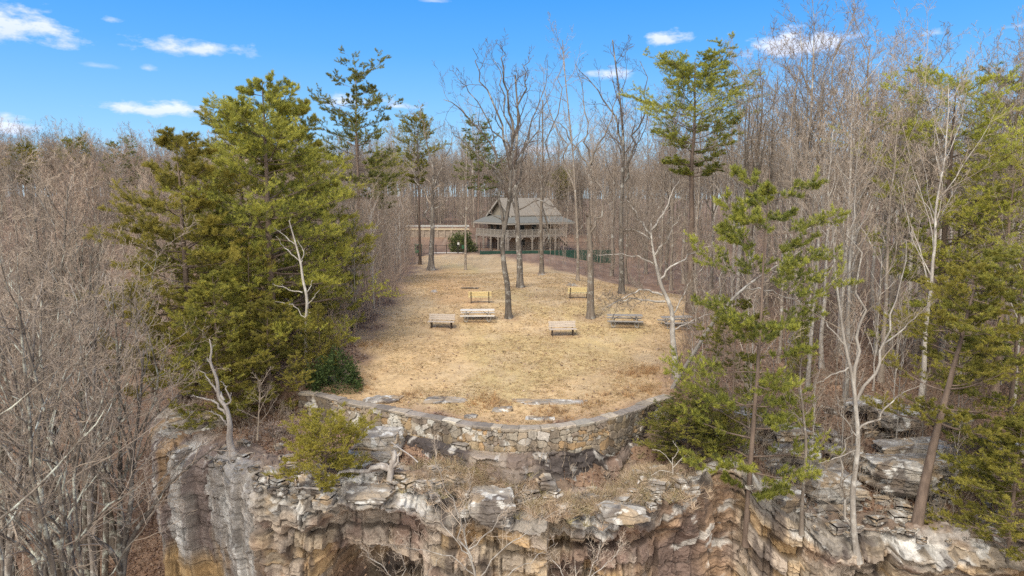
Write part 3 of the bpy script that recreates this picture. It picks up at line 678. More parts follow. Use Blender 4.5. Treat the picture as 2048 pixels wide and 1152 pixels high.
def pine(seed, h, r0, crown0=.3, R=4.0, whorls=15, per=5, shape='cone', elev=(-8, 30), m2=7, m3=4, nt=3, nn=14, ln=.22, wd=.014, yel=.45, bend=.06, lean=(0, 0), droop=0.0, dark=0.0, jit=.3, gap=0.0, trunk_pts=None):
    r = np.random.default_rng(seed); n = 14; zs = np.linspace(0, 1, n)
    if trunk_pts is not None: P = catmull(trunk_pts, n); h = P[-1, 2]
    else: P = np.stack([lean[0] * h * zs ** 1.2 + np.cumsum(r.normal(0, bend * h / n * .4, n)), lean[1] * h * zs + np.cumsum(r.normal(0, bend * h / n * .4, n)), zs * h], -1); P -= P[0]
    Rd = np.maximum(r0 * (1 - .93 * zs), .02)
    Pf = catmull(P, 26)
    tr = [tubes(Pf[None], flare(Pf, np.interp(np.linspace(0, 1, 26), zs, Rd), .5, .35)[None], 9)]
    q = crown0 + (1 - crown0) * ((np.arange(whorls * per) // per + r.uniform(-.3, .3, whorls * per)) / whorls)
    q = np.clip(q, crown0, .985); c = (q - crown0) / (1 - crown0)
    prof = {'cone': np.minimum(1, .62 + 2.2 * c) * (1 - c) ** .55 * 1.05 + .05, 'flat': np.where(c < .35, .35 + c * 1.4, 1) * np.sqrt(np.maximum(1 - (np.maximum(c - .45, 0) / .57) ** 2, .02)),
            'round': np.sqrt(np.maximum(1 - ((c - .38) / .64) ** 2, .03)), 'column': .45 + .55 * (1 - c) ** .8 * np.minimum(1, .5 + c * 2)}[shape]
    Ln = R * prof * r.uniform(1 - jit, 1 + jit, len(q))
    keep = r.random(len(q)) > gap
    az_ = np.arange(len(q)) * 6.2832 / per + (np.arange(len(q)) // per) * 1.1 + r.normal(0, .35, len(q))
    el_ = np.radians(elev[0] + (elev[1] - elev[0]) * c + r.normal(0, 8, len(q)))
    pos = np.stack([np.interp(q, zs, P[:, k]) for k in range(3)], -1)
    D = np.stack([np.cos(az_) * np.cos(el_), np.sin(az_) * np.cos(el_), np.sin(el_)], -1)
    rl = np.maximum(np.interp(q, zs, Rd) * .38, .014)
    pos, D, Ln, rl = pos[keep], D[keep], Ln[keep], rl[keep]
    P1, R1 = grow(r, pos, D, Ln, rl, 7, .07, .05 - droop); tr.append(tubes(P1, R1, 5))
    a = list(kids(r, P1, R1, Ln, m2, .25, 1, 35, 65, .42, .5, .009, fall=.4)); a[1][:, 2] = a[1][:, 2] * .25 + .10
    P2, R2 = grow(r, *a, 5, .12, .07); tr.append(tubes(P2, R2, 3))
    b = list(kids(r, P2, R2, a[2], m3, .25, 1, 25, 55, .5, .6, .006, fall=.3)); b[1][:, 2] = b[1][:, 2] * .35 + .10
    P3, R3 = grow(r, *b, 4, .12, .10)
    tp, td, to = [], [], []
    for PP, ts in ((P3, np.linspace(.35, 1, nt)), (P2, (.8, 1.0))):
        for t_ in ts:
            f = t_ * (PP.shape[1] - 1); i = min(int(f), PP.shape[1] - 2); f -= i
            tp.append(PP[:, i] * (1 - f) + PP[:, i + 1] * f); td.append(norm(PP[:, i + 1] - PP[:, i])); to.append(np.full(len(PP), t_))
    tp, td, to = np.concatenate(tp), np.concatenate(td), np.concatenate(to)
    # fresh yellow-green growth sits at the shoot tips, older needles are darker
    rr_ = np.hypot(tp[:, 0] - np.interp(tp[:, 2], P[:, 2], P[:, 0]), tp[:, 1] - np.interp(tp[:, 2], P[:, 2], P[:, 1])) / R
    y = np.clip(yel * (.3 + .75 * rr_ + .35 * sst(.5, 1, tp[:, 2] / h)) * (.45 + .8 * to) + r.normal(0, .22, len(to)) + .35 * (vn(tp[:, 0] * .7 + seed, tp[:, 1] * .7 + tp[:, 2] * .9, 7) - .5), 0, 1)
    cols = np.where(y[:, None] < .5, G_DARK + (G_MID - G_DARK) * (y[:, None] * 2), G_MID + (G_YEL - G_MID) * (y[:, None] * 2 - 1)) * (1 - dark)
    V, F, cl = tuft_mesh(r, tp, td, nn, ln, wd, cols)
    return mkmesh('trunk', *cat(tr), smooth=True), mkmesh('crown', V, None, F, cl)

# ---------------------------------------------------------------- pines
PI = {}
def pproto(key, **k):
    if key not in PI: PI[key] = pine(**k)
    return PI[key]
_ph = {}
def pine_h(me):
    if me[1].name not in _ph:
        z = np.empty(len(me[1].vertices) * 3, np.float32); me[1].vertices.foreach_get('co', z); _ph[me[1].name] = float(np.quantile(z[2::3], .9995))
    return _ph[me[1].name]
def put_pine(kind, base, h, label, rz=0, group=None, name='pine_tree', sx=1.0):
    me, h0 = kind; h0 = pine_h(me)
    s = h / h0
    return tree_obj(name, me, label, 'pine', base, rz, (s * sx, s * sx, s), group, (M['bark_pine'], M['needle']))
big1 = (pine(1, 18, .34, .05, 5.7, 14, 8, 'cone', (-8, 22), 10, 6, 3, 14, .19, .0125, .78, jit=.32, gap=.15), 18)
big2 = (pine(2, 15, .28, .05, 4.5, 13, 7, 'cone', (-8, 22), 10, 6, 3, 14, .19, .0125, .82, jit=.32, gap=.15), 15)
open1 = (pine(3, 22, .30, .55, 4.2, 10, 6, 'flat', (0, 34), 9, 6, 3, 13, .18, .013, .6, jit=.45, gap=.2), 22)
open2 = (pine(4, 22, .30, .42, 4.6, 13, 4, 'column', (-4, 20), 8, 5, 3, 13, .20, .016, .3, jit=.45, gap=.15, dark=.1), 22)
tall3 = (pine(5, 18, .26, .18, 4.6, 12, 6, 'round', (-4, 22), 9, 6, 3, 13, .15, .0115, .85, jit=.45, gap=.15), 18)
young1 = (pine(6, 8, .13, .04, 3.0, 13, 5, 'cone', (0, 30), 8, 5, 3, 13, .13, .012, .66), 8)
young2 = (pine(7, 12, .12, .16, 2.7, 11, 6, 'column', (-4, 16), 10, 5, 3, 14, .12, .010, .62, jit=.45, gap=.25, dark=.10), 12)
small = (pine(8, 3.6, .09, .28, 2.2, 8, 6, 'round', (0, 34), 9, 6, 3, 15, .10, .008, 1.1), 3.6)
def pine_at(kind, bx, Y, ytop, label, rz, by=None, **k):
    b = foot(bx, Y) if by is None else at(bx, by, Y); return put_pine(kind, b - np.array((0, 0, .1)), topz(ytop, Y) - b[2], label, rz, **k)
pine_at(big1, 548, 39.5, 150, 'broad dense pine, tallest of the yellow-green clump left of the lawn', .3)
pine_at(big2, 385, 38, 255, 'wide yellow-green pine on the left flank of the dense clump, above the snag', 1.9, by=775)
pine_at(big2, 606, 46, 195, 'dense pine behind the right shoulder of the clump left of the lawn', 4.0)
pine_at(big1, 500, 46, 200, 'dark green pine at the back of the clump left of the lawn', 2.2)
pine_at(open2, 722, 62, 100, 'tall thin dark pine with sparse tiers, standing over the thicket left of the lawn', 1.0)
pine_at(open1, 840, 84, 205, 'slender pine with a thick bare trunk behind the lawn, by the green bin', 2.0, sx=.8)
pine_at(open2, 958, 135, 225, 'pale green pine rising behind the lodge', 3.2, sx=1.0)
pine_at(open1, 770, 74, 285, 'mid green pine behind the bare thicket left of the lawn', 5.2)
pine_at(young1, 440, 33.6, 535, 'bushy young pine below the clump, standing above the grey snag', .7)
pine_at(young1, 545, 34.2, 590, 'bushy young pine left of the dead white tree', 2.7, sx=1.15)
pine_at(young1, 642, 35.6, 600, 'bushy young pine right of the dead white tree, over the laurel', 4.4, sx=.75)
pine_at(young2, 505, 36.5, 500, 'mid-height young pine in the middle of the clump left of the lawn', 1.4)
pine_at(open1, 1380, 52, 68, 'tall pine with a flat open crown above the wood right of the lawn', .6, sx=1.25)
pine_at(young2, 1492, 27.7, 325, 'slim young pine with broken tiers on the cliff edge right of the wall', 1.1, by=1088, sx=.85)
pine_at(young2, 1462, 30.5, 590, 'low spreading pine with bright tiers just right of the wall end', 3.3, by=900, sx=1.1)
pine_at(tall3, 1862, 40, 108, 'tall yellow-green pine leaning out near the right edge, with blue sky left of its top', .2)
pine_at(open2, 1995, 50, 112, 'thin dark pine behind the yellow-green one at the right edge', 2.9)
pine_at(tall3, 1985, 37, 260, 'dense mid-height pine in the right corner of the wood', 2.4)
tall4 = (pine(45, 13, .27, .42, 3.0, 9, 5, 'column', (-6, 24), 9, 5, 3, 14, .12, .011, .8, jit=.45, gap=.2, lean=(.22, .1)), 13)
pine_at(tall4, 1830, 28.0, 520, 'leaning pine with a thick brown trunk on the bottom rock ledge, lower right', 0, by=1072)
pine_at(young2, 2005, 28.6, 470, 'broad pine in front of the ledges at the right edge', 5.3, by=1040, sx=1.25)
pine_at(young1, 2020, 26.6, 830, 'low bushy pine at the lower right corner, on the bottom ledge', 1.2, by=1105, sx=1.2)
pine_at(young1, 1600, 38, 640, 'low shaded pine in the leaf-strewn slope right of the wall', .4, sx=.7)
b = at(655, 978, 26.85)
put_pine(small, (b[0], b[1], b[2] - .15), 3.5, 'small bright yellow-green pine perched on the cliff lip below the wall', .5)
ced = pine(9, 4.2, .09, .05, 1.9, 12, 6, 'round', (5, 40), 7, 6, 3, 12, .08, .008, .4)
b = foot(1375, 29.4); e = tree_obj('cedar_tree', ced, 'olive-brown cedar bush under the right end of the stone wall', 'cedar', b - np.array((0, 0, .3)), .8, (1.2, 1.0, .58), None, (M['bark_pine'], M['needle']))
for i, (px, Y, yt, k_) in enumerate([(60, 125, 275, open1), (165, 138, 262, open1), (255, 120, 268, open2), (120, 150, 282, open2), (1120, 150, 330, open1), (1010, 160, 300, open2)]):
    pine_at(k_, px, Y, yt, ['dull green pine top above the bare wood on the far left hill', 'dull green pine among the bare trees behind the lodge'][i > 3], i * 1.3, group=['pines on the far left hill', 'pines behind the lodge'][i > 3])

# ---------------------------------------------------------------- traced bare trees
def px_path(pts, Y, base):
    return np.array([at(p[0], p[1], Y + (p[2] if len(p) > 2 else 0)) for p in pts]) - base
def hero(name, label, Y, trunk, limbs, r0, rtip, spec, mats, seed, minr=.011, gn=.2, trop=.08, auto=0, alr=.3, cat_='bare tree', fl=.5, first=.45, ground_=True, rlimb=.45, base=None, aang=(30, 60)):
    r = np.random.default_rng(seed); r0 *= .84; rtip *= .8; limbs = [(q[0] * .72, q[1]) for q in limbs]
    if base is None:
        base = foot(trunk[0][0], Y) - np.array((0, 0, .12)) if ground_ else at(trunk[0][0], trunk[0][1], Y)
    P = px_path(trunk, Y, base); P[0] = 0
    Pt = catmull(P, 26); Rt = np.linspace(r0, rtip, 26) if rtip < r0 else np.full(26, r0)
    tr = [tubes(Pt[None], flare(Pt, Rt, .45, fl)[None], 9)]
    LP, LR, LL = [], [], []
    for i, lb in enumerate(limbs):
        rr0 = lb[0]; q = catmull(px_path(lb[1], Y, base), 12)
        seg = np.linalg.norm(np.diff(q, axis=0), axis=1).sum()
        q[1:-1] += r.normal(0, .02 * seg, (10, 3)) * np.array((1, 1, .5)); q[:, 1] += np.linspace(0, 1, 12) * r.uniform(-.22, .22) * seg
        R_ = np.linspace(rr0, max(rr0 * .18, minr), 12)
        tr.append(tubes(q[None], R_[None], 7)); LP.append(q); LR.append(R_); LL.append(seg)
    if auto:
        a = kids(r, Pt[None], Rt[None], np.array([np.linalg.norm(np.diff(Pt, axis=0), axis=1).sum()]), auto, first, 1, *aang, alr, rlimb, .02)
        q, R_ = grow(r, *a, 12, gn * .6, trop); tr.append(tubes(q, R_, 6))
        LP += list(q); LR += list(R_); LL += list(a[2])
    LP.append(catmull(Pt[13:], 12)); LR.append(np.interp(np.linspace(.5, 1, 12), np.linspace(0, 1, 26), Rt)); LL.append(np.linalg.norm(np.diff(Pt[13:], axis=0), axis=1).sum())
    cr = twigs(r, np.array(LP), np.array(LR), np.array(LL), spec, minr, gn, trop)
    return tree_obj(name, (mkmesh('trunk', *cat(tr), smooth=True), mkmesh('crown', *cr)), label, cat_, base, 0, 1.0, None, mats)
FULL = [(7, .38, 7, 4, 25, 60), (5, .5, 5, 3, 25, 60), (5, .55, 4, 3, 20, 55)]
LIGHT = [(5, .32, 6, 4, 30, 65), (4, .45, 5, 3, 30, 60), (3, .5, 4, 3, 25, 55)]
FEW = [(4, .25, 5, 4, 35, 70), (3, .4, 4, 3, 30, 60)]
bd, td_ = (M['bark_dark'], M['twig_dark']), (M['bark'], M['twig_grey'])
hero('bare_tree', 'crooked dark tree nearest the lodge view, standing behind the bench gap, roots at mid lawn', 49, [(1017, 630), (1015, 575), (1008, 530), (1005, 480), (1014, 430), (1020, 380), (1022, 330), (1026, 260)], [
    (.17, [(1008, 460), (1000, 400), (998, 350), (985, 300), (960, 255), (930, 215), (888, 200)]), (.14, [(1015, 430), (1028, 380), (1045, 330), (1060, 290), (1085, 240), (1100, 190)]),
    (.13, [(1022, 330), (1005, 260), (975, 190), (955, 135), (945, 95)]), (.13, [(1026, 265), (1015, 190), (1005, 130), (1000, 90)]), (.12, [(1024, 290), (1045, 200), (1052, 150), (1056, 110)]),
    (.11, [(1000, 350), (965, 320), (935, 290), (905, 265)]), (.06, [(1005, 440), (975, 425), (945, 428), (915, 431)]), (.09, [(1022, 300), (985, 250), (940, 180), (915, 160)])], .27, .10, FULL, bd, 11, auto=0, trop=.1)
hero('bare_tree', 'straight trunk with twin dark leaders right of the crooked dark tree on the lawn', 62, [(1040, 573), (1039, 520), (1036, 470), (1034, 420), (1030, 370), (1031, 310), (1036, 240), (1030, 150)], [
    (.18, [(1036, 440), (1022, 395), (1026, 350), (1018, 290), (1012, 240)]), (.15, [(1031, 340), (1050, 300), (1062, 250), (1080, 190), (1095, 120)]), (.12, [(1033, 280), (1010, 220), (1000, 150), (985, 110)]), (.10, [(1036, 420), (1075, 400), (1105, 415), (1125, 405)])], .36, .08, FULL, bd, 12, auto=6, first=.6, alr=.22)
hero('bare_tree', 'stout lawn tree with a broken top and dark hooked limb, beside the right yellow bench', 49, [(1181, 628), (1181, 580), (1181, 530), (1179, 480), (1176, 430)], [
    (.13, [(1178, 470), (1190, 440), (1202, 430), (1208, 410), (1200, 375), (1182, 350), (1180, 325)]), (.12, [(1180, 328), (1190, 305), (1210, 265), (1225, 215), (1235, 170)]), (.07, [(1180, 435), (1192, 425)]), (.09, [(1182, 340), (1150, 290), (1120, 250), (1085, 235)]),
    (.07, [(1178, 440), (1160, 460), (1150, 485)]), (.10, [(1183, 330), (1175, 270), (1165, 200), (1150, 120)])], .33, .2, LIGHT, (M['bark'], M['twig_grey']), 13)
hero('bare_tree', 'dark trunked tree with flared roots at the left side of the lawn, near the fence', 78, [(862, 541), (863, 500), (865, 460), (865, 420), (866, 370), (866, 320)], [
    (.20, [(864, 455), (856, 430), (853, 400), (838, 370), (820, 340), (800, 300)]), (.14, [(866, 380), (885, 330), (900, 290), (905, 250)]), (.12, [(866, 350), (855, 290), (845, 240), (838, 210)]), (.09, [(866, 420), (890, 405), (905, 390)])], .42, .10, FULL, (M['bark_dark'], M['twig_grey']), 14, auto=6, fl=.9)
hero('bare_tree', 'thin pale tree alone on the lawn in front of the fence and evergreen bush', 78, [(931, 540), (931, 500), (931, 460), (933, 410), (932, 350), (934, 290)], [], .17, .04, LIGHT, (M['bark'], M['twig_grey']), 15, auto=9, alr=.3)
hero('bare_tree', 'pale double trunk just right of the lodge front, beyond the lawn', 74, [(1083, 543), (1083, 500), (1082, 450), (1083, 390), (1085, 320), (1085, 200)], [(.20, [(1086, 540), (1091, 480), (1090, 420), (1095, 350), (1110, 260), (1125, 170), (1130, 120)])], .30, .07, FULL, (M['bark'], M['twig_grey']), 16, auto=8)
hero('bare_tree', 'tall dark tree with a forked top at the right edge of the lawn', 58, [(1243, 575), (1243, 530), (1242, 470), (1243, 410), (1245, 350), (1247, 290), (1240, 200), (1225, 80)], [(.18, [(1244, 370), (1262, 330), (1275, 280), (1290, 240), (1295, 180), (1290, 110)]), (.14, [(1246, 300), (1230, 240), (1195, 180), (1150, 130)])], .30, .06, FULL, bd, 17, auto=7, first=.5)
hero('bare_tree', 'thin bare tree on the right lawn edge, between the broken tree and the lodge', 70, [(1155, 556), (1156, 510), (1154, 450), (1150, 380), (1145, 300), (1130, 150), (1125, 80)], [(.13, [(1150, 380), (1130, 320), (1110, 260), (1090, 190), (1080, 130)])], .2, .04, FULL, (M['bark'], M['twig_grey']), 18, auto=8)
hero('bare_tree', 'pale sycamore with whitish spreading limbs in front of the right picnic table', 36, [(1352, 768), (1350, 720), (1345, 670), (1343, 620), (1322, 570), (1310, 520), (1303, 480), (1302, 440)], [
    (.09, [(1325, 590), (1290, 580), (1255, 590), (1215, 615)]), (.09, [(1330, 603), (1290, 600), (1245, 600), (1205, 620)]), (.09, [(1318, 560), (1355, 530), (1400, 505), (1450, 490)]), (.08, [(1312, 530), (1280, 515), (1240, 510), (1195, 512)]),
    (.08, [(1303, 470), (1280, 440), (1265, 415), (1250, 395)]), (.08, [(1303, 460), (1330, 420), (1345, 385), (1360, 360)]), (.07, [(1310, 510), (1335, 480), (1350, 450), (1365, 430)]), (.06, [(1340, 640), (1370, 590), (1385, 560)]), (.06, [(1345, 660), (1385, 640), (1420, 625)]), (.06, [(1304, 480), (1270, 460), (1240, 460)])],
    .22, .035, [(10, .5, 7, 4, 25, 60), (7, .5, 5, 3, 25, 60), (6, .6, 4, 3, 20, 50)], (M['bark_pale'], M['twig_tan']), 19, trop=.1)
hero('bare_tree', 'grey leaning tree reaching diagonally right over the slope beyond the wall end', 32.5, [(1398, 690), (1420, 655), (1450, 615), (1490, 575), (1540, 540), (1605, 500)], [
    (.05, [(1440, 628), (1438, 560), (1445, 510)]), (.05, [(1490, 575), (1540, 580), (1590, 600), (1625, 615)]), (.04, [(1540, 540), (1590, 548), (1640, 560)]), (.05, [(1560, 530), (1600, 470), (1630, 440)])], .13, .03, LIGHT, (M['bark_pale'], M['twig_tan']), 20, ground_=False, base=foot(1345, 34.5), fl=.2)
hero('birch_tree', 'tall pale birch rising from the lowest ledge in front of the right slope', 26.9, [(1716, 1125), (1708, 1060), (1706, 980), (1716, 890), (1712, 820), (1706, 760), (1690, 690), (1680, 620), (1670, 540), (1665, 450)], [
    (.10, [(1712, 1080), (1695, 1040), (1693, 960), (1700, 900), (1714, 870)]), (.10, [(1708, 770), (1722, 700), (1735, 640), (1738, 570), (1730, 480), (1740, 400)]), (.09, [(1714, 800), (1745, 740), (1765, 690), (1762, 640), (1785, 570), (1795, 480)]),
    (.07, [(1716, 860), (1760, 830), (1800, 790), (1850, 760)]), (.06, [(1700, 735), (1675, 745), (1650, 760), (1630, 770)]), (.05, [(1714, 900), (1680, 915), (1640, 930)]), (.05, [(1716, 880), (1685, 830), (1670, 790)]), (.05, [(1766, 690), (1820, 640), (1860, 600)]), (.05, [(1690, 690), (1650, 640), (1620, 590)])],
    .155, .03, [(8, .36, 6, 4, 25, 60), (6, .5, 5, 3, 25, 60), (5, .55, 4, 3, 20, 55)], (M['bark_pale'], M['twig_tan']), 21, minr=.007, ground_=False)
hero('dead_tree', 'dead white tree with short bare limbs in front of the left pines', 36.2, [(614, 790), (612, 720), (612, 650), (614, 600), (606, 560), (601, 525), (592, 490), (582, 455), (578, 440)], [
    (.05, [(610, 635), (590, 615), (565, 605), (535, 607)]), (.05, [(605, 585), (580, 580), (560, 572), (548, 566)]), (.05, [(614, 610), (625, 598), (638, 580)]), (.04, [(612, 590), (620, 575), (626, 560)]), (.045, [(600, 522), (582, 505), (566, 490), (556, 472)]),
    (.045, [(592, 490), (570, 472), (545, 452)]), (.04, [(602, 525), (608, 505), (596, 480)]), (.03, [(618, 625), (635, 630), (652, 645)])], .13, .03, [(3, .22, 5, 4, 35, 70), (2, .4, 4, 3, 30, 60)], (M['bark_pale'], M['bark_pale']), 22, minr=.01)
hero('dead_snag', 'silver grey dead snag with broken stubs on the leaf-covered ledge left of the small pine', 29.8, [(466, 912), (459, 880), (460, 850), (452, 815), (438, 795), (434, 760), (421, 725), (423, 700), (419, 678)], [
    (.10, [(452, 828), (430, 805), (405, 796), (382, 793)]), (.07, [(455, 850), (440, 830), (422, 820)]), (.09, [(448, 800), (430, 775), (412, 755), (395, 742)]), (.08, [(450, 812), (462, 800), (455, 775), (445, 760)])], .17, .03, [(3, .22, 5, 4, 30, 70), (2, .4, 4, 3, 30, 60)], (M['snag'], M['snag']), 23, minr=.010, fl=.7, cat_='dead tree', ground_=False)
hero('bare_sapling', 'small leafless sapling on the ledge between the snag and the small pine', 30.3, [(515, 880), (517, 840), (519, 800), (520, 760)], [], .045, .012, [(5, .5, 5, 4, 25, 50), (4, .5, 4, 3, 25, 50)], (M['twig_tan'], M['twig_tan']), 24, auto=10, alr=.6, first=.25, minr=.006, cat_='sapling', ground_=False)
hero('bare_tree', 'grey-white treetop spreading up from below the middle of the cliff', 23.6, [(962, 1330), (955, 1230), (950, 1150), (935, 1100), (925, 1050)], [
    (.045, [(945, 1120), (920, 1060), (905, 1000), (885, 940), (878, 890)]), (.036, [(935, 1100), (980, 1060), (1010, 1010), (1050, 960)]), (.036, [(940, 1110), (900, 1070), (850, 1030), (820, 990)]), (.036, [(955, 1160), (1010, 1090), (1060, 1050), (1110, 1010)]), (.03, [(930, 1070), (930, 1000), (940, 950)]),
    (.03, [(950, 1150), (890, 1110), (840, 1100), (800, 1090)]), (.03, [(955, 1190), (1040, 1140), (1110, 1100)])], .085, .025, [(9, .45, 6, 4, 25, 60), (5, .5, 5, 3, 25, 60), (4, .6, 4, 3, 20, 55)], (M['bark_pale'], M['twig_tan']), 25, minr=.006, base=np.array((-1.4, 23.6, -17.0)), cat_='bare tree')
hero('bare_tree', 'thin grey trees tops reaching into the shadowed recess at the bottom left of the cliff'.replace('trees tops', 'treetop'), 24.2, [(820, 1330), (815, 1240), (805, 1190), (800, 1160)], [
    (.03, [(805, 1190), (770, 1140), (740, 1110), (720, 1090)]), (.03, [(803, 1180), (810, 1130), (800, 1090), (760, 1070)]), (.03, [(806, 1200), (850, 1150), (880, 1110)])], .06, .02, [(9, .5, 6, 4, 25, 60), (6, .5, 5, 3, 25, 60), (3, .6, 4, 3, 20, 50)], (M['bark_pale'], M['twig_tan']), 26, minr=.006, base=np.array((-4.2, 24.2, -17.0)))
hero('bare_tree', 'thin grey treetop at the bottom edge, right of the middle of the cliff', 24.0, [(1165, 1330), (1160, 1240), (1155, 1180), (1150, 1130)], [
    (.03, [(1157, 1190), (1190, 1130), (1200, 1080)]), (.03, [(1157, 1200), (1120, 1140), (1100, 1110)]), (.028, [(1155, 1170), (1220, 1130), (1250, 1100)])], .06, .02, [(9, .5, 6, 4, 25, 60), (6, .5, 5, 3, 25, 60), (3, .6, 4, 3, 20, 50)], (M['bark_pale'], M['twig_tan']), 27, minr=.006, base=np.array((2.6, 24.0, -17.0)))
hero('bare_tree', 'thin dark trunk standing on the bare ledge between the birch and the slim pine', 27.2, [(1603, 1070), (1605, 1000), (1612, 900), (1608, 840), (1600, 760), (1605, 700)], [], .10, .02, LIGHT, (M['bark'], M['twig_tan']), 28, auto=9, alr=.35, minr=.007, ground_=False)
# tall spreading crowns against the sky on the right
for i, (bx, Y, yt, rz, lab) in enumerate([(1590, 45, 62, .3, 'tall bare tree whose fine dark crown stands in front of the right-hand cloud'), (1700, 47, 85, 2.0, 'tall bare tree with dark upswept branches right of the cloud'),
                                         (1775, 43, 120, 4.0, 'tall grey bare tree between the upswept crown and the right pines'), (1490, 50, 150, 5.0, 'tall pale bare tree just right of the flat-topped pine')]):
    b = foot(bx, Y); H = topz(yt, Y) - b[2]
    t_, c_ = bare(60 + i, H, .26, .38, 16, (18, 42), .46, 3, .12, .17, .07, .009, [(7, .42, 7, 4, 22, 50), (6, .5, 5, 3, 22, 50), (5, .6, 4, 3, 20, 45)])
    tree_obj('bare_tree', (mkmesh('trunk', *t_, smooth=True), mkmesh('crown', *c_)), lab, 'bare tree', b - np.array((0, 0, .1)), rz, 1.0, None, (M['bark'], M['twig_grey']))

# ---------------------------------------------------------------- the woods: every tree its own object
PROT = []
for i in range(7):
    PROT.append(bare_mesh(100 + i, 20, .20, .36, 15, (18, 45), .40, 2 if i % 2 else 0, .12, .16, .08, .0105))
HILL = [bare_mesh(120 + i, 17, .15, .25, 17, (18, 45), .42, 2, .12, .16, .09, .0115, [(8, .42, 5, 3, 20, 50), (7, .5, 4, 3, 20, 50), (5, .6, 4, 3, 15, 45)]) for i in range(3)]
RAV = [bare_mesh(125 + i, 21, .27, .52, 14, (22, 50), .34, 2, .2, .2, .08, .009, [(6, .42, 6, 4, 25, 55), (5, .5, 5, 3, 25, 55), (4, .55, 4, 3, 20, 50)], lean=[(-.06, 0), (.05, .03), (-.10, .02)][i]) for i in range(3)]
SAP = [bare_mesh(130 + i, 8, .05, .2, 12, (20, 45), .38, 0, .12, .14, .08, .009, [(5, .45, 5, 3, 25, 50), (5, .5, 4, 3, 20, 50)]) for i in range(3)]
MIDS = [bare_mesh(140 + i, 15, .13, .30, 16, (20, 45), .36, 2, .14, .16, .08, .011, [(6, .45, 6, 3, 25, 50), (5, .5, 4, 3, 20, 50), (5, .6, 4, 3, 20, 50)]) for i in range(3)]
def scatter(seed, n, xr, yr, ok, dmin, taken=None):
    r = np.random.default_rng(seed); pts = [] if taken is None else taken; out = []
    for _ in range(n * 60):
        if len(out) >= n: break
        x, y = r.uniform(*xr), r.uniform(*yr)
        if not ok(x, y): continue
        if any((x - a) ** 2 + (y - b) ** 2 < dmin * dmin for a, b in pts): continue
        pts.append((x, y)); out.append((x, y))
    return out
def pxof(x, y, z=0.0): return 1024 + FPX * x / (y * math.cos(PITCH) - (z - CAMZ) * math.sin(PITCH))
lawn_a = [np.array(q) for q in lawn]
def off_lawn(x, y, m=1.2):
    X_ = np.array([x]); Y_ = np.array([y])
    return (not inside(X_, Y_, lawn)[0]) and segdist(X_, Y_, lawn + [lawn[0]])[0] > m
def near_house(x, y): return -15 < x < 13 and 96 < y < 134
taken = []
rg = np.random.default_rng(77)
def wood(seed, n, xr, yr, ok, dmin, protos, hr, h0, label, group, mats_, name='bare_tree', cat_='bare tree'):
    for x, y in scatter(seed, n, xr, yr, ok, dmin, taken):
        k = rg.integers(len(protos)); h = rg.uniform(*hr); m = mats_[rg.integers(len(mats_))]
        s = h / h0; th = s * rg.uniform(.85, 1.2)
        tree_obj(name, protos[k], label, cat_, (x, y, Tz(x, y) - .1), rg.uniform(0, 6.28), (th, th, s), group, m)
mr = [(M['bark'], M['twig_grey']), (M['bark'], M['twig_tan']), (M['bark_dark'], M['twig_grey']), (M['bark_pale'], M['twig_grey'])]
ml = [(M['bark_lichen'], M['twig_red']), (M['bark'], M['twig_red']), (M['bark_lichen'], M['twig_tan'])]
wood(1, 52, (9, 62), (43, 78), lambda x, y: off_lawn(x, y, 2) and pxof(x, y) > (1300 if y < 62 else 1205) and pxof(x, y) < 2150, 2.3, PROT, (16, 20.5), 20, 'bare grey hardwood packed in the wood right of the lawn', 'bare trees of the wood right of the lawn', mr)
wood(10, 13, (14, 30), (35, 43), lambda x, y: off_lawn(x, y, 3) and 1480 < pxof(x, y) < 2080, 1.8, PROT, (13, 17.5), 20, 'pale bare tree on the leaf-covered slope above the right-hand ledges', 'bare trees above the right-hand ledges', [(M['bark_pale'], M['twig_grey']), (M['bark'], M['twig_grey'])])
wood(2, 46, (4, 80), (78, 125), lambda x, y: off_lawn(x, y, 2) and pxof(x, y) > 1195 and pxof(x, y) < 2150 and not near_house(x, y), 3.2, PROT, (17, 21), 20, 'bare grey hardwood far back in the wood right of the lodge', 'bare trees right of the lodge', mr)
wood(3, 44, (-60, 48), (136, 215), lambda x, y: 700 < pxof(x, y) < 1260 and not (-26 < x < -4 and y < 148), 4.2, PROT, (18.5, 24), 20, 'bare tree in the grey wood behind the lodge', 'bare trees behind the lodge', mr)
wood(4, 26, (-34, -9), (50, 112), lambda x, y: off_lawn(x, y, 2.2) and 620 < pxof(x, y) < 832, 2.2, MIDS, (8, 13), 15, 'bare tree in the brown thicket left of the lawn', 'bare trees of the thicket left of the lawn', [(M['bark'], M['twig_tan']), (M['bark'], M['twig_red'])])
wood(5, 100, (-115, -19), (42, 150), lambda x, y: -80 < pxof(x, y, -5) < 640 and (x < -27 or y > 62), 3.0, HILL, (13, 17), 17, 'bare reddish-brown tree on the wooded hillside at left', 'bare trees of the left hillside', ml)
wood(6, 30, (-34, -15.5), (17, 42), lambda x, y: -120 < pxof(x, y, -10) < 275 and x < -16 - max(0, (30 - y) * .0) and (x < -22 or y < 30.5), 1.9, RAV, (17, 23), 21, 'lichen-spotted bare tree rising from the ravine below the cliff at left', 'bare trees of the ravine', [(M['bark_lichen'], M['twig_grey']), (M['bark_dark'], M['twig_grey'])])
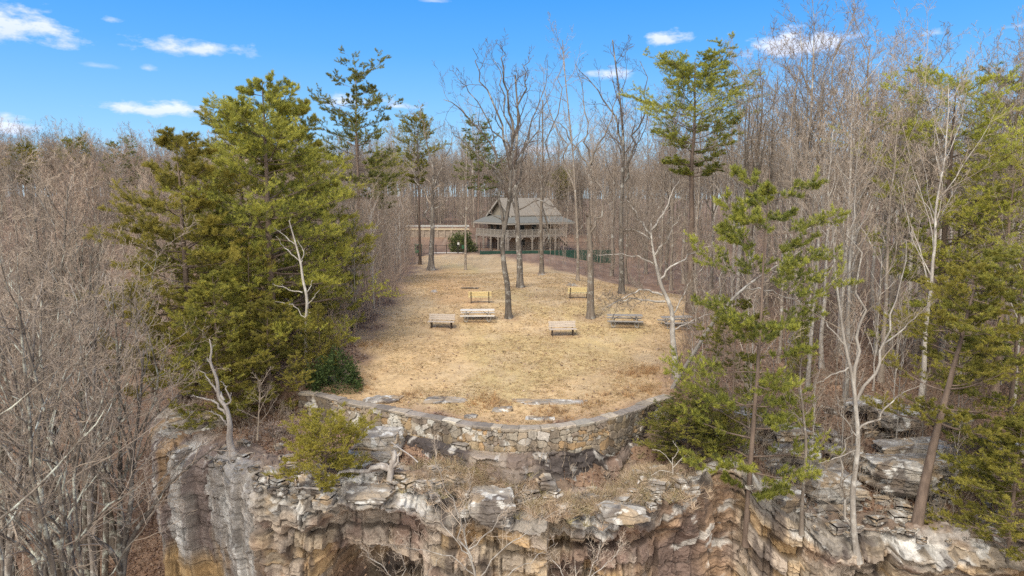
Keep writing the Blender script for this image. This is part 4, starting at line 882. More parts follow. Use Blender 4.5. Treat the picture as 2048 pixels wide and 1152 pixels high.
wood(7, 44, (-13.5, -6), (46, 100), lambda x, y: off_lawn(x, y, .9) and segdist(np.array([x]), np.array([y]), lawn + [lawn[0]])[0] < 4.2 and pxof(x, y) < 835, .9, SAP, (4.5, 9), 8, 'thin leafless sapling in the row along the left edge of the lawn', 'saplings along the left edge of the lawn', [(M['bark'], M['twig_tan']), (M['bark_pale'], M['twig_red'])], 'bare_sapling', 'sapling')
wood(8, 70, (9, 34), (28.6, 60), lambda x, y: off_lawn(x, y, 1.0) and pxof(x, y) > 1310 and pxof(x, y) < 2100, 1.3, SAP, (3.5, 8), 8, 'thin leafless sapling on the leaf-covered slope right of the lawn', 'saplings on the slope right of the lawn', [(M['bark'], M['twig_tan']), (M['bark_pale'], M['twig_red'])], 'bare_sapling', 'sapling')
wood(9, 14, (2, 16), (84, 97), lambda x, y: off_lawn(x, y, .5) and 1075 < pxof(x, y) < 1230, 1.0, SAP, (4, 8), 8, 'thin leafless sapling below the lodge by the green cloth fence', 'saplings in front of the lodge', [(M['bark'], M['twig_tan']), (M['bark'], M['twig_red'])], 'bare_sapling', 'sapling')
# close lichen-grey trees in the ravine, bottom left
for i, (px, Y, yt, s_, lab) in enumerate([(62, 15.5, 520, 1.25, 'thick lichen-covered trunk at the left edge, nearest of the ravine trees'), (300, 20.5, 610, .9, 'leaning lichen-grey ravine tree with a forked top beside the cliff corner'), (150, 19, 560, .8, 'twin-stemmed grey ravine tree between the thick trunk and the leaning one'),
                                          (235, 26.5, 560, .9, 'dark straight ravine tree close to the cliff face')]):
    b = foot(px, Y); H = topz(yt, Y) - b[2]
    t_, c_ = bare(160 + i, H, .25 * s_, .5, 13, (25, 55), .34, 2, .22, .24, .06, .008, [(6, .42, 6, 4, 25, 60), (5, .5, 5, 3, 25, 60), (4, .55, 4, 3, 20, 55)], lean=[(-.05, 0), (-.16, 0), (.03, 0), (.02, 0)][i])
    tree_obj('bare_tree', (mkmesh('trunk', *t_, smooth=True), mkmesh('crown', *c_)), lab, 'bare tree', b - np.array((0, 0, .1)), 0, 1.0, None, (M['bark_lichen'], M['twig_grey']))
# ---------------------------------------------------------------- masses nobody could count: far woods and undergrowth, grown from the same trees
def src(me): return next(o for o in bpy.data.objects if o.data is me)
def mass(name, pts, scl, protos, label, cat_, mt):
    pts = np.asarray(pts, float); me = bpy.data.meshes.new(name); me.vertices.add(len(pts)); me.vertices.foreach_set('co', np.c_[pts, T(pts[:, 0], pts[:, 1]) - .1].astype(np.float32).ravel())
    me.attributes.new('scl', 'FLOAT', 'POINT').data.foreach_set('value', np.asarray(scl, np.float32)); me.update()
    o = obj(name, me); tag(o, label, cat_, None, 'stuff')
    ng = bpy.data.node_groups.new(name, 'GeometryNodeTree'); ng.interface.new_socket('Geometry', in_out='INPUT', socket_type='NodeSocketGeometry'); ng.interface.new_socket('Geometry', in_out='OUTPUT', socket_type='NodeSocketGeometry')
    gi, go = ng.nodes.new('NodeGroupInput'), ng.nodes.new('NodeGroupOutput'); jn = ng.nodes.new('GeometryNodeJoinGeometry'); lk = ng.links.new
    for pr in protos:
        j2 = ng.nodes.new('GeometryNodeJoinGeometry')
        for m_, mm_ in zip(pr, mt):
            oi = ng.nodes.new('GeometryNodeObjectInfo'); oi.inputs['Object'].default_value = src(m_); oi.transform_space = 'ORIGINAL'
            sm = ng.nodes.new('GeometryNodeSetMaterial'); sm.inputs['Material'].default_value = mm_; lk(oi.outputs['Geometry'], sm.inputs['Geometry']); lk(sm.outputs[0], j2.inputs[0])
        g2 = ng.nodes.new('GeometryNodeGeometryToInstance'); lk(j2.outputs[0], g2.inputs[0]); lk(g2.outputs[0], jn.inputs[0])
    ip = ng.nodes.new('GeometryNodeInstanceOnPoints'); lk(gi.outputs[0], ip.inputs['Points']); lk(jn.outputs[0], ip.inputs['Instance']); ip.inputs['Pick Instance'].default_value = True
    ri = ng.nodes.new('FunctionNodeRandomValue'); ri.data_type = 'INT'; ri.inputs[4].default_value = 0; ri.inputs[5].default_value = len(protos) - 1; lk(ri.outputs[2], ip.inputs['Instance Index'])
    rv = ng.nodes.new('FunctionNodeRandomValue'); rv.data_type = 'FLOAT_VECTOR'; rv.inputs[0].default_value = (-.06, -.06, 0); rv.inputs[1].default_value = (.06, .06, 6.28); lk(rv.outputs[0], ip.inputs['Rotation'])
    na = ng.nodes.new('GeometryNodeInputNamedAttribute'); na.data_type = 'FLOAT'; na.inputs[0].default_value = 'scl'; lk(na.outputs[0], ip.inputs['Scale']); lk(ip.outputs[0], go.inputs[0])
    o.modifiers.new('growth', 'NODES').node_group = ng
    return o
r = np.random.default_rng(900)
def spots(n, xr, yr, ok):
    out = []
    while len(out) < n:
        x, y = r.uniform(*xr), r.uniform(*yr)
        if ok(x, y): out.append((x, y))
    return out
pts = []
while len(pts) < 1900:
    y = 138 + 300 * r.random() ** 1.5; x = r.uniform(-1, 1) * y * .82
    if near_house(x, y) or (-30 < x < -4 and y < 150): continue
    pts.append((x, y))
pts += spots(170, (-70, 70), (205, 330), lambda x, y: 680 < pxof(x, y) < 1330) + spots(70, (28, 130), (40, 140), lambda x, y: 2140 < pxof(x, y) < 3000) + spots(80, (-170, -24), (22, 140), lambda x, y: -800 < pxof(x, y, -6) < -90)
mass('far_woods', pts, r.uniform(.65, .95, len(pts)), PROT[:3], 'distant grey-brown winter woods along the horizon', 'woods', (M['bark'], M['twig_grey']))
pts = spots(420, (8, 75), (50, 140), lambda x, y: off_lawn(x, y, 1.5) and 1190 < pxof(x, y) < 2150 and not near_house(x, y) and (y > 62 or pxof(x, y) > 1300))
mass('undergrowth', pts, r.uniform(.4, 1.0, len(pts)), SAP, 'grey-brown leafless understory filling the wood right of the lawn', 'undergrowth', (M['bark'], M['twig_red']))
pts = spots(330, (-110, -17), (30, 150), lambda x, y: -80 < pxof(x, y, -5) < 640 and (x < -24 or y > 60))
mass('undergrowth', pts, r.uniform(.5, 1.2, len(pts)), SAP, 'brown leafless understory under the trees of the left hillside', 'undergrowth', (M['bark'], M['twig_red']))
pts = spots(620, (-50, 45), (104, 175), lambda x, y: 560 < pxof(x, y) < 1320 and not (-19 < x < 14 and y < 136))
mass('undergrowth', pts, r.uniform(.5, 1.2, len(pts)), SAP, 'grey leafless understory around and behind the lodge', 'undergrowth', (M['bark'], M['twig_grey']))
pts = spots(130, (-24, -7), (44, 104), lambda x, y: off_lawn(x, y, .7) and 560 < pxof(x, y) < 838)
mass('undergrowth', pts, r.uniform(.4, .95, len(pts)), SAP, 'brown leafless thicket along the left side of the lawn', 'undergrowth', (M['bark'], M['twig_red']))
# ---------------------------------------------------------------- boxes and boards
class MB:
    def __init__(s): s.V, s.Q, s.n = [], [], 0
    def add(s, V, Q): s.V.append(np.asarray(V, float)); s.Q.append(np.asarray(Q) + s.n); s.n += len(V)
    def box(s, c, d, rx=0, rz=0, ry=0):
        x, y, z = np.array(d) / 2
        P = np.array([(-x, -y, -z), (x, -y, -z), (x, y, -z), (-x, y, -z), (-x, -y, z), (x, -y, z), (x, y, z), (-x, y, z)])
        R_ = np.array((Matrix.Rotation(rz, 3, 'Z') @ Matrix.Rotation(ry, 3, 'Y') @ Matrix.Rotation(rx, 3, 'X')))
        s.add(P @ R_.T + np.array(c), [(0, 3, 2, 1), (4, 5, 6, 7), (0, 1, 5, 4), (1, 2, 6, 5), (2, 3, 7, 6), (3, 0, 4, 7)]); return s
    def bar(s, a, b, w, d=None, sides=None):
        P = np.array([a, b], float)[None]; V, Q = tubes(P, np.full((1, 2), w), sides or 6); s.add(V, Q); return s
    def path(s, pts, w, sides=6):
        P = catmull(pts, len(pts) * 4)[None]; V, Q = tubes(P, np.full(P.shape[:2], w), sides); s.add(V, Q); return s
    def slab(s, A, B, th):
        """a roof panel or gable: quads A (4 pts) extruded by the vector B"""
        A = np.asarray(A, float); B = np.asarray(B, float) * th
        s.add(np.vstack([A, A + B]), [(0, 1, 2, 3), (7, 6, 5, 4), (0, 4, 5, 1), (1, 5, 6, 2), (2, 6, 7, 3), (3, 7, 4, 0)]); return s
    def build(s, name, m, parent=None, smooth=False): return obj(name, mkmesh(name, np.concatenate(s.V), np.concatenate(s.Q), smooth=smooth), m, parent)
def up_on(e, p, rz): e.location = [float(v) for v in p]; e.rotation_euler[2] = rz
# ---------------------------------------------------------------- benches and picnic tables
def bench(px, py, label, wood, rz, face, group, w=1.83):
    p = hit(px, py); e = empty('park_bench', p, rz + (0 if face < 0 else math.pi)); tag(e, label, 'bench', group)
    b = MB()
    for k in range(3): b.box((0, -.22 + k * .15, .45 + (.012 if k == 1 else 0)), (w, .14, .04))
    b.build('seat', wood, e)
    b = MB()
    for k in range(3): b.box((0, .20 + k * .035, .60 + k * .135), (w - (.05 if k == 1 else 0), .035, .125), rx=-.25)
    b.build('backrest', wood, e)
    for s in (-1, 1):
        b = MB(); x = s * w * .38
        b.box((x, -.17, .21), (.06, .06, .43)); b.box((x, .16, .21), (.06, .06, .43)); b.box((x, 0, .41), (.06, .5, .04)); b.box((x, .255, .66), (.06, .035, .5), rx=-.25); b.box((x, 0, .015), (.07, .45, .03))
        b.build('leg', M['brown_iron'], e)
    return e
g_ = 'benches on the lawn'
bench(883, 656, 'weathered grey slatted bench left of the pale picnic table', M['wood_grey'], -.12, -1, None)
bench(1125, 671, 'weathered grey slatted bench nearest the wall, alone in the middle of the lawn', M['wood_grey'], .10, -1, None)
bench(960, 606, 'yellow plank bench behind the pale picnic table', M['wood_yellow'], .02, 1, None)
bench(1157, 597, 'yellow plank bench partly hidden behind the broken-topped lawn tree', M['wood_yellow'], .03, 1, None)
def picnic(px, py, label, wood, leg, rz, w=2.44, crooked=False):
    p = hit(px, py); e = empty('picnic_table', p, rz); tag(e, label, 'picnic table')
    b = MB()
    for k in range(5): b.box((0, -.30 + k * .152 + (.01 if crooked and k == 3 else 0), .755 + (.012 * (k % 2) if crooked else 0)), (w - (.12 if crooked and k == 4 else 0), .142, .045), rz=.012 * k if crooked else 0)
    b.build('tabletop', wood, e)
    for s in (-1, 1):
        b = MB()
        for k in range(2): b.box((0, s * .70 - .07 + k * .145, .44), (w, .135, .045))
        b.build('bench_seat', wood, e)
    for s in (-1, 1):
        b = MB(); x = s * w * .33
        b.bar((x, -.72, .40), (x, .72, .40), .03); b.bar((x, -.2, .4), (x, -.24, .73), .03); b.bar((x, .2, .4), (x, .24, .73), .03); b.bar((x, -.32, .72), (x, .32, .72), .03)
        for q in (-1, 1): b.path([(x - .12, q * .52, .40), (x - .12, q * .55, .12), (x - .04, q * .55, .02), (x + .04, q * .55, .02), (x + .12, q * .55, .12), (x + .12, q * .52, .40)], .028)
        b.build('leg_frame', leg, e)
        b = MB(); b.bar((x, 0, .42), (x * .35, 0, .73), .018); b.build('brace', M['brown_iron'], e)
    return e
picnic(955, 641, 'pale picnic table with whitish planks between the grey bench and the crooked tree', M['wood_white'], M['steel'], .03)
picnic(1249, 652, 'dark weathered picnic table with curved steel legs right of the broken-topped tree', M['wood_dark'], M['steel'], -.10, 2.44, True)
picnic(1352, 655, 'dark picnic table mostly hidden behind the pale sycamore trunk', M['wood_dark'], M['steel'], .15, 2.2, True)
# ---------------------------------------------------------------- stumps, log, rocks
def stump(px, py, rd, hgt, label):
    p = hit(px, py); r = np.random.default_rng(int(px)); n = 18; a = np.arange(n) / n * 6.2832
    k = 1 + .22 * np.cos(a * 5 + 1) + r.normal(0, .1, n)
    rows = []
    for q, sc_ in ((-.15, 1.35), (.0, 1.2), (.4, .9), (1, .8)):
        z = q * hgt + (r.normal(0, .05, n) if q == 1 else 0); rows.append(np.stack([np.cos(a) * rd * k * sc_, np.sin(a) * rd * k * sc_, z + 0 * a], -1))
    rows.append(np.stack([np.cos(a) * .02, np.sin(a) * .02, hgt * .9 + 0 * a], -1))
    V = np.concatenate(rows); i = np.arange(5 * n).reshape(5, n); j = np.roll(i, -1, 1)
    Q = np.stack([i[:-1], j[:-1], j[1:], i[1:]], -1).reshape(-1, 4)
    tag(obj('tree_stump', mkmesh('tree_stump', V, Q), M['snag'] if px < 900 else M['bark'], None, p), label, 'stump')
stump(1143, 571, .42, .16, 'low cut stump on the lawn behind the right yellow bench')
stump(1083, 550, .36, .13, 'flat dark stump at the far lawn edge in front of the double trunk')
stump(868, 584, .26, .12, 'small pale broken stump on the left side of the lawn')
p = hit(939, 578); b = MB(); b.path([(-.75, .05, .06), (-.2, 0, .08), (.3, .03, .07), (.8, -.04, .06)], .07)
lg = b.build('fallen_log', M['bark_dark']); lg.location = p; tag(lg, 'short dark log lying on the worn clay path', 'log')
def rock_mesh(seed, sx, sy, sz, lay=.3):
    """a block bounded by broken planes, jointed along its bedding"""
    r = np.random.default_rng(seed); n = 44; g = np.tan(np.linspace(-1, 1, n) * math.pi / 4)
    A_, B_ = np.meshgrid(g, g, indexing='ij'); one = np.ones_like(A_)
    fs = [(A_, B_, one), (B_, A_, -one), (one, A_, B_), (-one, B_, A_), (B_, one, A_), (A_, -one, B_)]
    D = np.concatenate([norm(np.stack(f, -1)).reshape(-1, 3) for f in fs]); Q = np.concatenate([gridq(n, n) + k * n * n for k in range(6)])
    N_ = [(1, 0, 0), (-1, 0, 0), (0, 1, 0), (0, -1, 0), (0, 0, 1), (0, 0, -1)]
    pl = [(norm(np.array(v, float) + r.normal(0, .13, 3)), r.uniform(.82, 1.0)) for v in N_] + [(norm(r.normal(0, 1, 3) * (1, 1, .7)), r.uniform(.95, 1.25)) for _ in range(11)]
    rr_ = np.full(len(D), 9.0)
    for nv, dd in pl:
        c_ = D @ nv; rr_ = np.where(c_ > .05, np.minimum(rr_, dd / np.maximum(c_, .05)), rr_)
    P = D * rr_[:, None] * np.array((sx, sy, sz))
    a = np.arctan2(D[:, 1], D[:, 0]) * (sx + sy) / 2; z = P[:, 2] + .12 * fbm(P[:, 0] * 1.3, P[:, 1] * 1.3, seed, 3)
    li = np.floor(z / lay + .5 * hsh(np.floor(z / lay), seed + 0 * z, 5)); f = z / lay - np.floor(z / lay)
    side = np.sqrt(np.maximum(1 - D[:, 2] ** 2, 0))
    f1, i1 = facets(a, z, .75, .45, seed + 10, .10, .08); f2, i2 = facets(a + P[:, 1] * .3, z + P[:, 0] * .3, .28, .2, seed + 20, .05, .03)
    k = ((hsh(li, li * 0 + seed, 3) - .5) * .22 + f1) * side - .05 * (1 - sst(0, .12, np.minimum(f, 1 - f))) * side
    P = P * (1 + k[:, None] * np.array((1, 1, .25)))
    P += norm(P) * (f2 + .03 * fbm(P[:, 0] * 5 + P[:, 2] * 3, P[:, 1] * 5, seed + 4, 3))[:, None]
    c = mixa(np.array((.245, .22, .19)) + 0 * P, (.35, .335, .31), sst(-.05, .3, fbm(P[:, 0] * 1.5 + P[:, 2], P[:, 1] * 1.5 + P[:, 2] * 2, seed + 6, 4)))
    c = mixa(c, (.33, .24, .145), sst(.55, .8, i1) * .7); c = mixa(c, (.10, .083, .073), sst(.06, .4, fbm(a * 1.5, z * .7, seed + 7, 4)) * .8); c = mixa(c, (.52, .51, .48), .85 * sst(.22, .36, fbm(P[:, 0] * 3, P[:, 1] * 3 + P[:, 2] * 3, seed + 8, 5)))
    c = mixa(c, (.06, .05, .04), (1 - sst(0, .10, np.minimum(f, 1 - f))) * side * .5)
    return mkmesh('boulder', P, Q, col=c)
def rock(seed, px, py, Y, w_, d_, h_, label, rz=0, group=None, name='boulder', tilt=0.0):
    q = at(px, py, Y)
    o = obj(name, rock_mesh(seed, w_ / 2, d_ / 2, h_ / 2), M['rock'], None, q); o.rotation_euler = (tilt, .05 * math.sin(seed), rz)
    return tag(o, label, 'boulder', group)
for a in [(1, 1480, 838, 32.6, 2.0, 1.8, .9, 'brown rock under the cedar, right of the wall end', .2), (2, 1578, 862, 32.2, 2.2, 1.8, .55, 'flat grey slab topping the upper ledge behind the slim pine', .1), (3, 1582, 900, 31.6, 2.6, 1.9, 1.0, 'broad grey block of the upper ledge behind the slim pine', -.1),
          (4, 1728, 808, 34.5, 2.5, 1.4, .5, 'thin layered rock highest on the leaf slope behind the birch', .15), (5, 1790, 835, 33.6, 2.4, 1.6, 1.1, 'squared grey boulder right of the birch on the upper slope', .3), (6, 1900, 835, 34.5, 1.8, 1.4, .7, 'pale boulder on the upper slope near the right-edge pines', -.3),
          (7, 1650, 975, 29.9, 2.9, 2.2, 1.6, 'large grey boulder on the middle ledge left of the birch', .15), (8, 1655, 1012, 29.2, 2.4, 1.4, .45, 'flat slab jutting beneath the large grey boulder', 0), (9, 1800, 955, 30.2, 3.2, 2.4, 1.9, 'largest rounded grey boulder right of the birch on the middle ledge', -.1),
          (10, 1560, 1000, 28.6, 1.7, 1.6, 1.1, 'grey boulder at the cliff edge right of the slim pine trunk', .4), (11, 1925, 945, 31.0, 2.4, 1.9, 1.5, 'grey boulder at the right end of the middle ledge', .5), (12, 2010, 900, 32.4, 2.0, 1.6, .9, 'small grey boulder behind the right-edge pine branches', 0), (17, 1830, 900, 31.8, 3.4, 1.6, .7, 'long layered ledge rock above the largest rounded boulder', .1), (18, 1690, 905, 31.9, 2.0, 1.5, .6, 'low layered rock behind the birch fork', -.2),
          (13, 760, 880, 29.3, 2.1, 1.5, .85, 'large pale grey boulder under the wall, right of the small pine', .25), (14, 745, 915, 28.7, 2.3, 1.5, .8, 'sloping grey-white slab below the pale boulder under the wall', .3), (15, 790, 868, 29.6, .9, .8, .4, 'small brown stone wedged under the foot of the wall', .1), (16, 395, 850, 33.0, 2.8, 1.6, 1.3, 'rounded grey rock behind the silver snag', .4),
          (19, 985, 1010, 26.3, 1.9, 1.5, 1.0, 'whitish squared block on the cliff lip behind the central treetop', -.1), (21, 1240, 1020, 26.2, 2.0, 1.4, .55, 'brown flat stone on the cliff lip below the dry grass', .1), (22, 740, 985, 26.9, 1.9, 1.5, .5, 'flat grey stone on the cliff lip beside the driftwood', -.2)]:
    rock(*a)
for k_, (px, py, w_, d_, h_, lab) in enumerate([(762, 802, 2.0, 1.1, .26, 'grey ledge rock breaking the grass at the left inside the wall'), (890, 803, 2.3, .8, .22, 'low streaked rock in the grass, second from the left inside the wall'), (1100, 806, 3.4, .7, .2, 'long dark flat rock in the grass right of the lawn middle'), (1003, 822, .9, .6, .22, 'small pale rock in the grass near the bottom of the lawn'), (1078, 838, 1.3, .5, .16, 'flat pale rock close behind the wall coping'), (940, 834, .7, .5, .2, 'small lump of white rock just behind the wall')]):
    q = hit(px, py); o = obj('rock_outcrop', rock_mesh(40 + k_, w_ / 2, d_ / 2, h_), M['rock'], None, q - np.array((0, 0, h_ * .45))); tag(o, lab, 'rock')
# driftwood on the lip
hero('driftwood', 'twisted silver driftwood root with a limb along the cliff lip behind the small pine', 27.2, [(775, 985), (779, 960), (783, 935), (789, 912), (786, 900)], [(.17, [(782, 940, 0), (755, 935, -.1), (735, 947, -.2), (715, 952, -.3), (690, 948, -.4), (668, 962, -.5), (640, 978, -.7), (612, 992, -.9), (598, 1012, -1.1)]), (.10, [(780, 935), (765, 928), (748, 934), (733, 948)]), (.085, [(668, 960, -.4), (650, 945, -.4), (640, 928, -.4), (625, 935, -.4)]), (.085, [(640, 978, -.7), (605, 975, -.7), (578, 978, -.7)]), (.16, [(783, 925), (792, 915), (800, 905)]), (.15, [(783, 935), (795, 925), (797, 910)])], .19, .12, [(2, .12, 4, 4, 40, 80)], (M['snag'], M['snag']), 31, minr=.012, ground_=False, fl=0, cat_='driftwood', gn=.15, trop=0)
b = MB(); b.path([at(782, 884, 28.6), at(800, 897, 28.3), at(822, 912, 28.0), at(836, 925, 27.7)], .03); st = b.build('dead_stick', M['snag']); tag(st, 'bare straight stick leaning against the rock right of the driftwood root', 'stick')
hero('driftwood', 'pale fallen trunk lying across the dry grass at the right of the cliff lip', 27.3, [(1340, 965), (1320, 978), (1298, 990), (1270, 1000)], [(.04, [(1292, 992), (1280, 1020), (1265, 1042)])], .11, .06, [(2, .2, 4, 4, 30, 60)], (M['snag'], M['snag']), 33, ground_=False, fl=0, minr=.012, cat_='driftwood')
hero('dead_sapling', 'small dead forked sapling standing on the lip below the cedar', 27.7, [(1347, 985), (1346, 950), (1345, 915)], [(.02, [(1345, 930), (1325, 905), (1305, 900)]), (.02, [(1345, 920), (1355, 900), (1345, 880)]), (.02, [(1346, 945), (1320, 940), (1300, 950)]), (.02, [(1346, 935), (1370, 910), (1385, 915)])], .035, .015, [(3, .3, 4, 4, 30, 60)], (M['bark_pale'], M['bark_pale']), 34, minr=.007, cat_='sapling', ground_=False)
# ---------------------------------------------------------------- leafy shrubs
def leaf_bush(name, base, rx_, ry_, rz_, n, ls, cols, label, seed):
    r = np.random.default_rng(seed); d = norm(r.normal(0, 1, (n, 3))); d[:, 2] = np.abs(d[:, 2])
    k = .62 + .38 * r.random(n) ** .6; k *= 1 + .75 * fbm(d[:, 0] * 2.5 + seed, d[:, 1] * 2.5 + d[:, 2] * 2, seed, 3)
    P = d * k[:, None] * np.array((rx_, ry_, rz_)); a = norm(d + r.normal(0, .6, (n, 3)) + np.array((0, 0, .2))); sd_ = norm(np.cross(a, r.normal(0, 1, (n, 3)))); l = ls * r.uniform(.6, 1.3, (n, 1))
    V = np.stack([P, P + a * l * .5 + sd_ * l * .24, P + a * l, P + a * l * .5 - sd_ * l * .24], 1)
    c0 = np.array(cols[0]) + (np.array(cols[1]) - np.array(cols[0])) * r.random((n, 1)) ** 1.5
    e = empty(name, base); tag(e, label, 'bush')
    obj('foliage', mkmesh('foliage', V.reshape(-1, 3), np.arange(n * 4).reshape(-1, 4), col=np.repeat(c0, 4, 0)), M['broad'], e)
    a_ = (np.zeros((9, 3)), norm(np.c_[r.normal(0, .6, (9, 2)), np.ones(9)]), np.full(9, rz_ * .8), np.full(9, .03)); Pq, Rq = grow(r, *a_, 6, .12, .05)
    obj('stem', mkmesh('stem', *tubes(Pq, Rq, 5), smooth=True), M['bark'], e)
q = foot(672, 34.6); leaf_bush('laurel_bush', q, 1.25, 1.1, 1.75, 6500, .12, [(.03, .055, .02), (.10, .15, .045)], 'dark glossy laurel bush inside the left end of the stone wall', 1)
q = foot(926, 104); leaf_bush('evergreen_bush', q, 2.0, 1.6, 2.6, 4200, .26, [(.05, .075, .03), (.17, .19, .06)], 'round evergreen bush beside the lodge deck, behind the iron fence', 2)
q = foot(548, 31.2); leaf_bush('brush_clump', q, 1.0, .9, .8, 1300, .10, [(.24, .19, .155), (.40, .33, .28)], 'pinkish grey leafless brush on the ledge between the sapling and the small pine', 3)
# ---------------------------------------------------------------- the lodge
M['siding'] = m_plain('tan_siding', (.23, .175, .13), .2, 2, stretch=(1, 1, 9)); M['shingle'] = m_plain('shingle', (.215, .19, .155), .25, 3.5, stretch=(1, 1, 5)); M['shingle_grey'] = m_plain('grey_shingle', (.15, .15, .135), .25, 3.5, stretch=(1, 1, 5))
M['gable'] = m_plain('gable_boards', (.26, .23, .18), .14, 3, stretch=(6, 6, .5)); M['trim'] = m_plain('pale_trim', (.31, .285, .245), .1); M['glass'] = m_plain('dark_glass', (.03, .04, .042), .3, 1, .15); M['stone'] = m_plain('stone_base', (.30, .25, .20), .4, 3.2, bd=.05); M['dark_wood'] = m_plain('dark_doors', (.10, .075, .06), .3, 3, stretch=(5, 5, .4)); M['deckwood'] = m_plain('deck_wood', (.28, .25, .215), .25, 4, stretch=(.5, 3, 3)); M['green_cloth'] = m_plain('green_screen_cloth', (.028, .065, .05), .35, 1.5); M['bin'] = m_plain('green_paint', (.03, .11, .06), .2, 3, .5); M['sign'] = m_plain('white_sign', (.55, .55, .53), .05); M['plaster'] = m_plain('tan_wall_cap', (.45, .37, .26), .12, 2); M['concrete'] = m_plain('concrete', (.58, .52, .44), .15, 2, bd=.02)
HB = foot(1047, 117); HZ = .75; hr = rad(33)
hs = empty('lodge', (HB[0], HB[1], HZ), hr); hs.scale = (.93, .93, .97); tag(hs, 'two-storey tan lodge with a gabled roof and wraparound deck beyond the lawn', 'house')
Lx, Wy = 9.6, 7.6; x0, x1, y0, y1 = -Lx / 2, Lx / 2, -Wy / 2, Wy / 2
b = MB(); b.box((0, 0, 1.2), (Lx + .9, Wy + .9, 2.5)); b.build('stone_storey', M['stone'], hs)
b = MB(); b.box((0, 0, 3.65), (Lx + .7, Wy + .7, 2.4)); b.build('wall', M['siding'], hs)
EZ, RZ, AP = 4.75, 5.9, 8.7        # eave, foot of the main roof, ridge
o_ = 2.3
b = MB()
A = [(x0 - o_, y0 - o_, EZ), (x1 + o_, y0 - o_, EZ), (x1 + o_, y1 + o_, EZ), (x0 - o_, y1 + o_, EZ)]; Bq = [(x0 - .1, y0 - .1, RZ), (x1 + .1, y0 - .1, RZ), (x1 + .1, y1 + .1, RZ), (x0 - .1, y1 + .1, RZ)]
for k in range(4): b.slab([A[k], A[(k + 1) % 4], Bq[(k + 1) % 4], Bq[k]], (0, 0, -1), .14)
rf = b.build('lower_roof', M['shingle_grey'], hs)
b = MB()
for k in range(4):
    p, q = np.array(A[k]), np.array(A[(k + 1) % 4]); m_ = (p + q) / 2; d_ = q - p; b.box(m_ + np.array((0, 0, -.2)), (np.hypot(d_[0], d_[1]) + .05, .07, .24), rz=math.atan2(d_[1], d_[0]))
b.build('fascia', M['trim'], rf)
b = MB()
b.slab([(x0 - .7, y0 - .5, RZ - .15), (x1 + .7, y0 - .5, RZ - .15), (x1 + .7, 0, AP), (x0 - .7, 0, AP)], (0, 0, 1), .16); b.slab([(x0 - .7, 0, AP), (x1 + .7, 0, AP), (x1 + .7, y1 + .5, RZ - .15), (x0 - .7, y1 + .5, RZ - .15)], (0, 0, 1), .16)
rf = b.build('roof', M['shingle'], hs)
b = MB()
for xx in (x0 - .74, x1 + .74):
    for s in (-1, 1):
        p, q = np.array((xx, s * (Wy / 2 + .5), RZ - .15)), np.array((xx, 0, AP)); b.slab([p, q, q + (0, 0, -.32), p + (0, 0, -.32)], (1, 0, 0), .06 if xx < 0 else -.06)
b.build('rake_board', M['trim'], rf)
for xx, s in ((x0, 1), (x1, -1)):
    b = MB(); b.slab([(xx, y0, RZ - .1), (xx, y1, RZ - .1), (xx, 0.02, AP - .06), (xx, -.02, AP - .06)], (s, 0, 0), .12); b.build('gable', M['gable'], hs)
def window(parent, c, w_, h_, along):
    """along 'x': on a wall facing -y; along 'y': on the wall facing -x"""
    fr = MB()
    for s in (-1, 1):
        for (dx, dz, lx, lz) in ((s * w_ / 2, 0, .09, h_ + .09), (0, s * h_ / 2, w_ + .09, .09)):
            fr.box((c[0] + (dx if along == 'x' else 0), c[1] + (dx if along == 'y' else 0), c[2] + dz), (lx, .10, lz) if along == 'x' else (.10, lx, lz))
    f = fr.build('window', M['trim'], parent); g = MB(); g.box(c, (w_, .05, h_) if along == 'x' else (.05, w_, h_)); g.build('pane', M['glass'], f)
for xx in (-3.1, -.6, 2.2): window(hs, (xx, y0 - .36, 3.75), 1.0, 1.25, 'x')
for yy_ in (-2.2, .6, 2.6): window(hs, (x0 - .36, yy_, 3.75), 1.0, 1.25, 'y')
for xx in (-3.0, .8, 2.9): window(hs, (xx, y0 - .46, 1.35), .9, 1.0, 'x')
b = MB()
for yy_ in (-2.6, -1.0, .6, 2.2): b.box((x0 - .47, yy_, 1.1), (.08, 1.25, 2.15))
b.build('door', M['dark_wood'], hs)
DZ = 2.45; dk = 2.4
b = MB(); b.box((x0 - .45 - dk / 2, -dk / 2 + .2, DZ), (dk, Wy + dk + .7, .22)); b.box((-.2, y0 - .45 - dk / 2, DZ + .003), (Lx + .4, dk, .22)); b.build('deck', M['deckwood'], hs)
ring = [(x0 - .45 - dk, y1 + .2), (x0 - .45 - dk, y0 - .45 - dk), (x1 - .1, y0 - .45 - dk)]
rl, ps = MB(), []
for (ax, ay), (bx_, by_) in zip(ring[:-1], ring[1:]):
    Ld = math.hypot(bx_ - ax, by_ - ay); an = math.atan2(by_ - ay, bx_ - ax); mx_, my_ = (ax + bx_) / 2, (ay + by_) / 2
    rl.box((mx_, my_, DZ + 1.12), (Ld, .12, .07), rz=an); rl.box((mx_, my_, DZ + .22), (Ld, .06, .06), rz=an)
    for k in range(int(Ld / .16)): rl.box((ax + (bx_ - ax) * (k + .5) * .16 / Ld, ay + (by_ - ay) * (k + .5) * .16 / Ld, DZ + .66), (.045, .045, .86), rz=an)
    for k in range(int(Ld / 1.25) + 1):
        f = k * 1.25 / Ld; rl.box((ax + (bx_ - ax) * f, ay + (by_ - ay) * f, DZ + .62), (.11, .11, 1.14), rz=an)
    for k in range(int(Ld / 2.5) + 1): ps.append((ax + (bx_ - ax) * k * 2.5 / Ld, ay + (by_ - ay) * k * 2.5 / Ld))
rl.build('railing', M['trim'], hs)
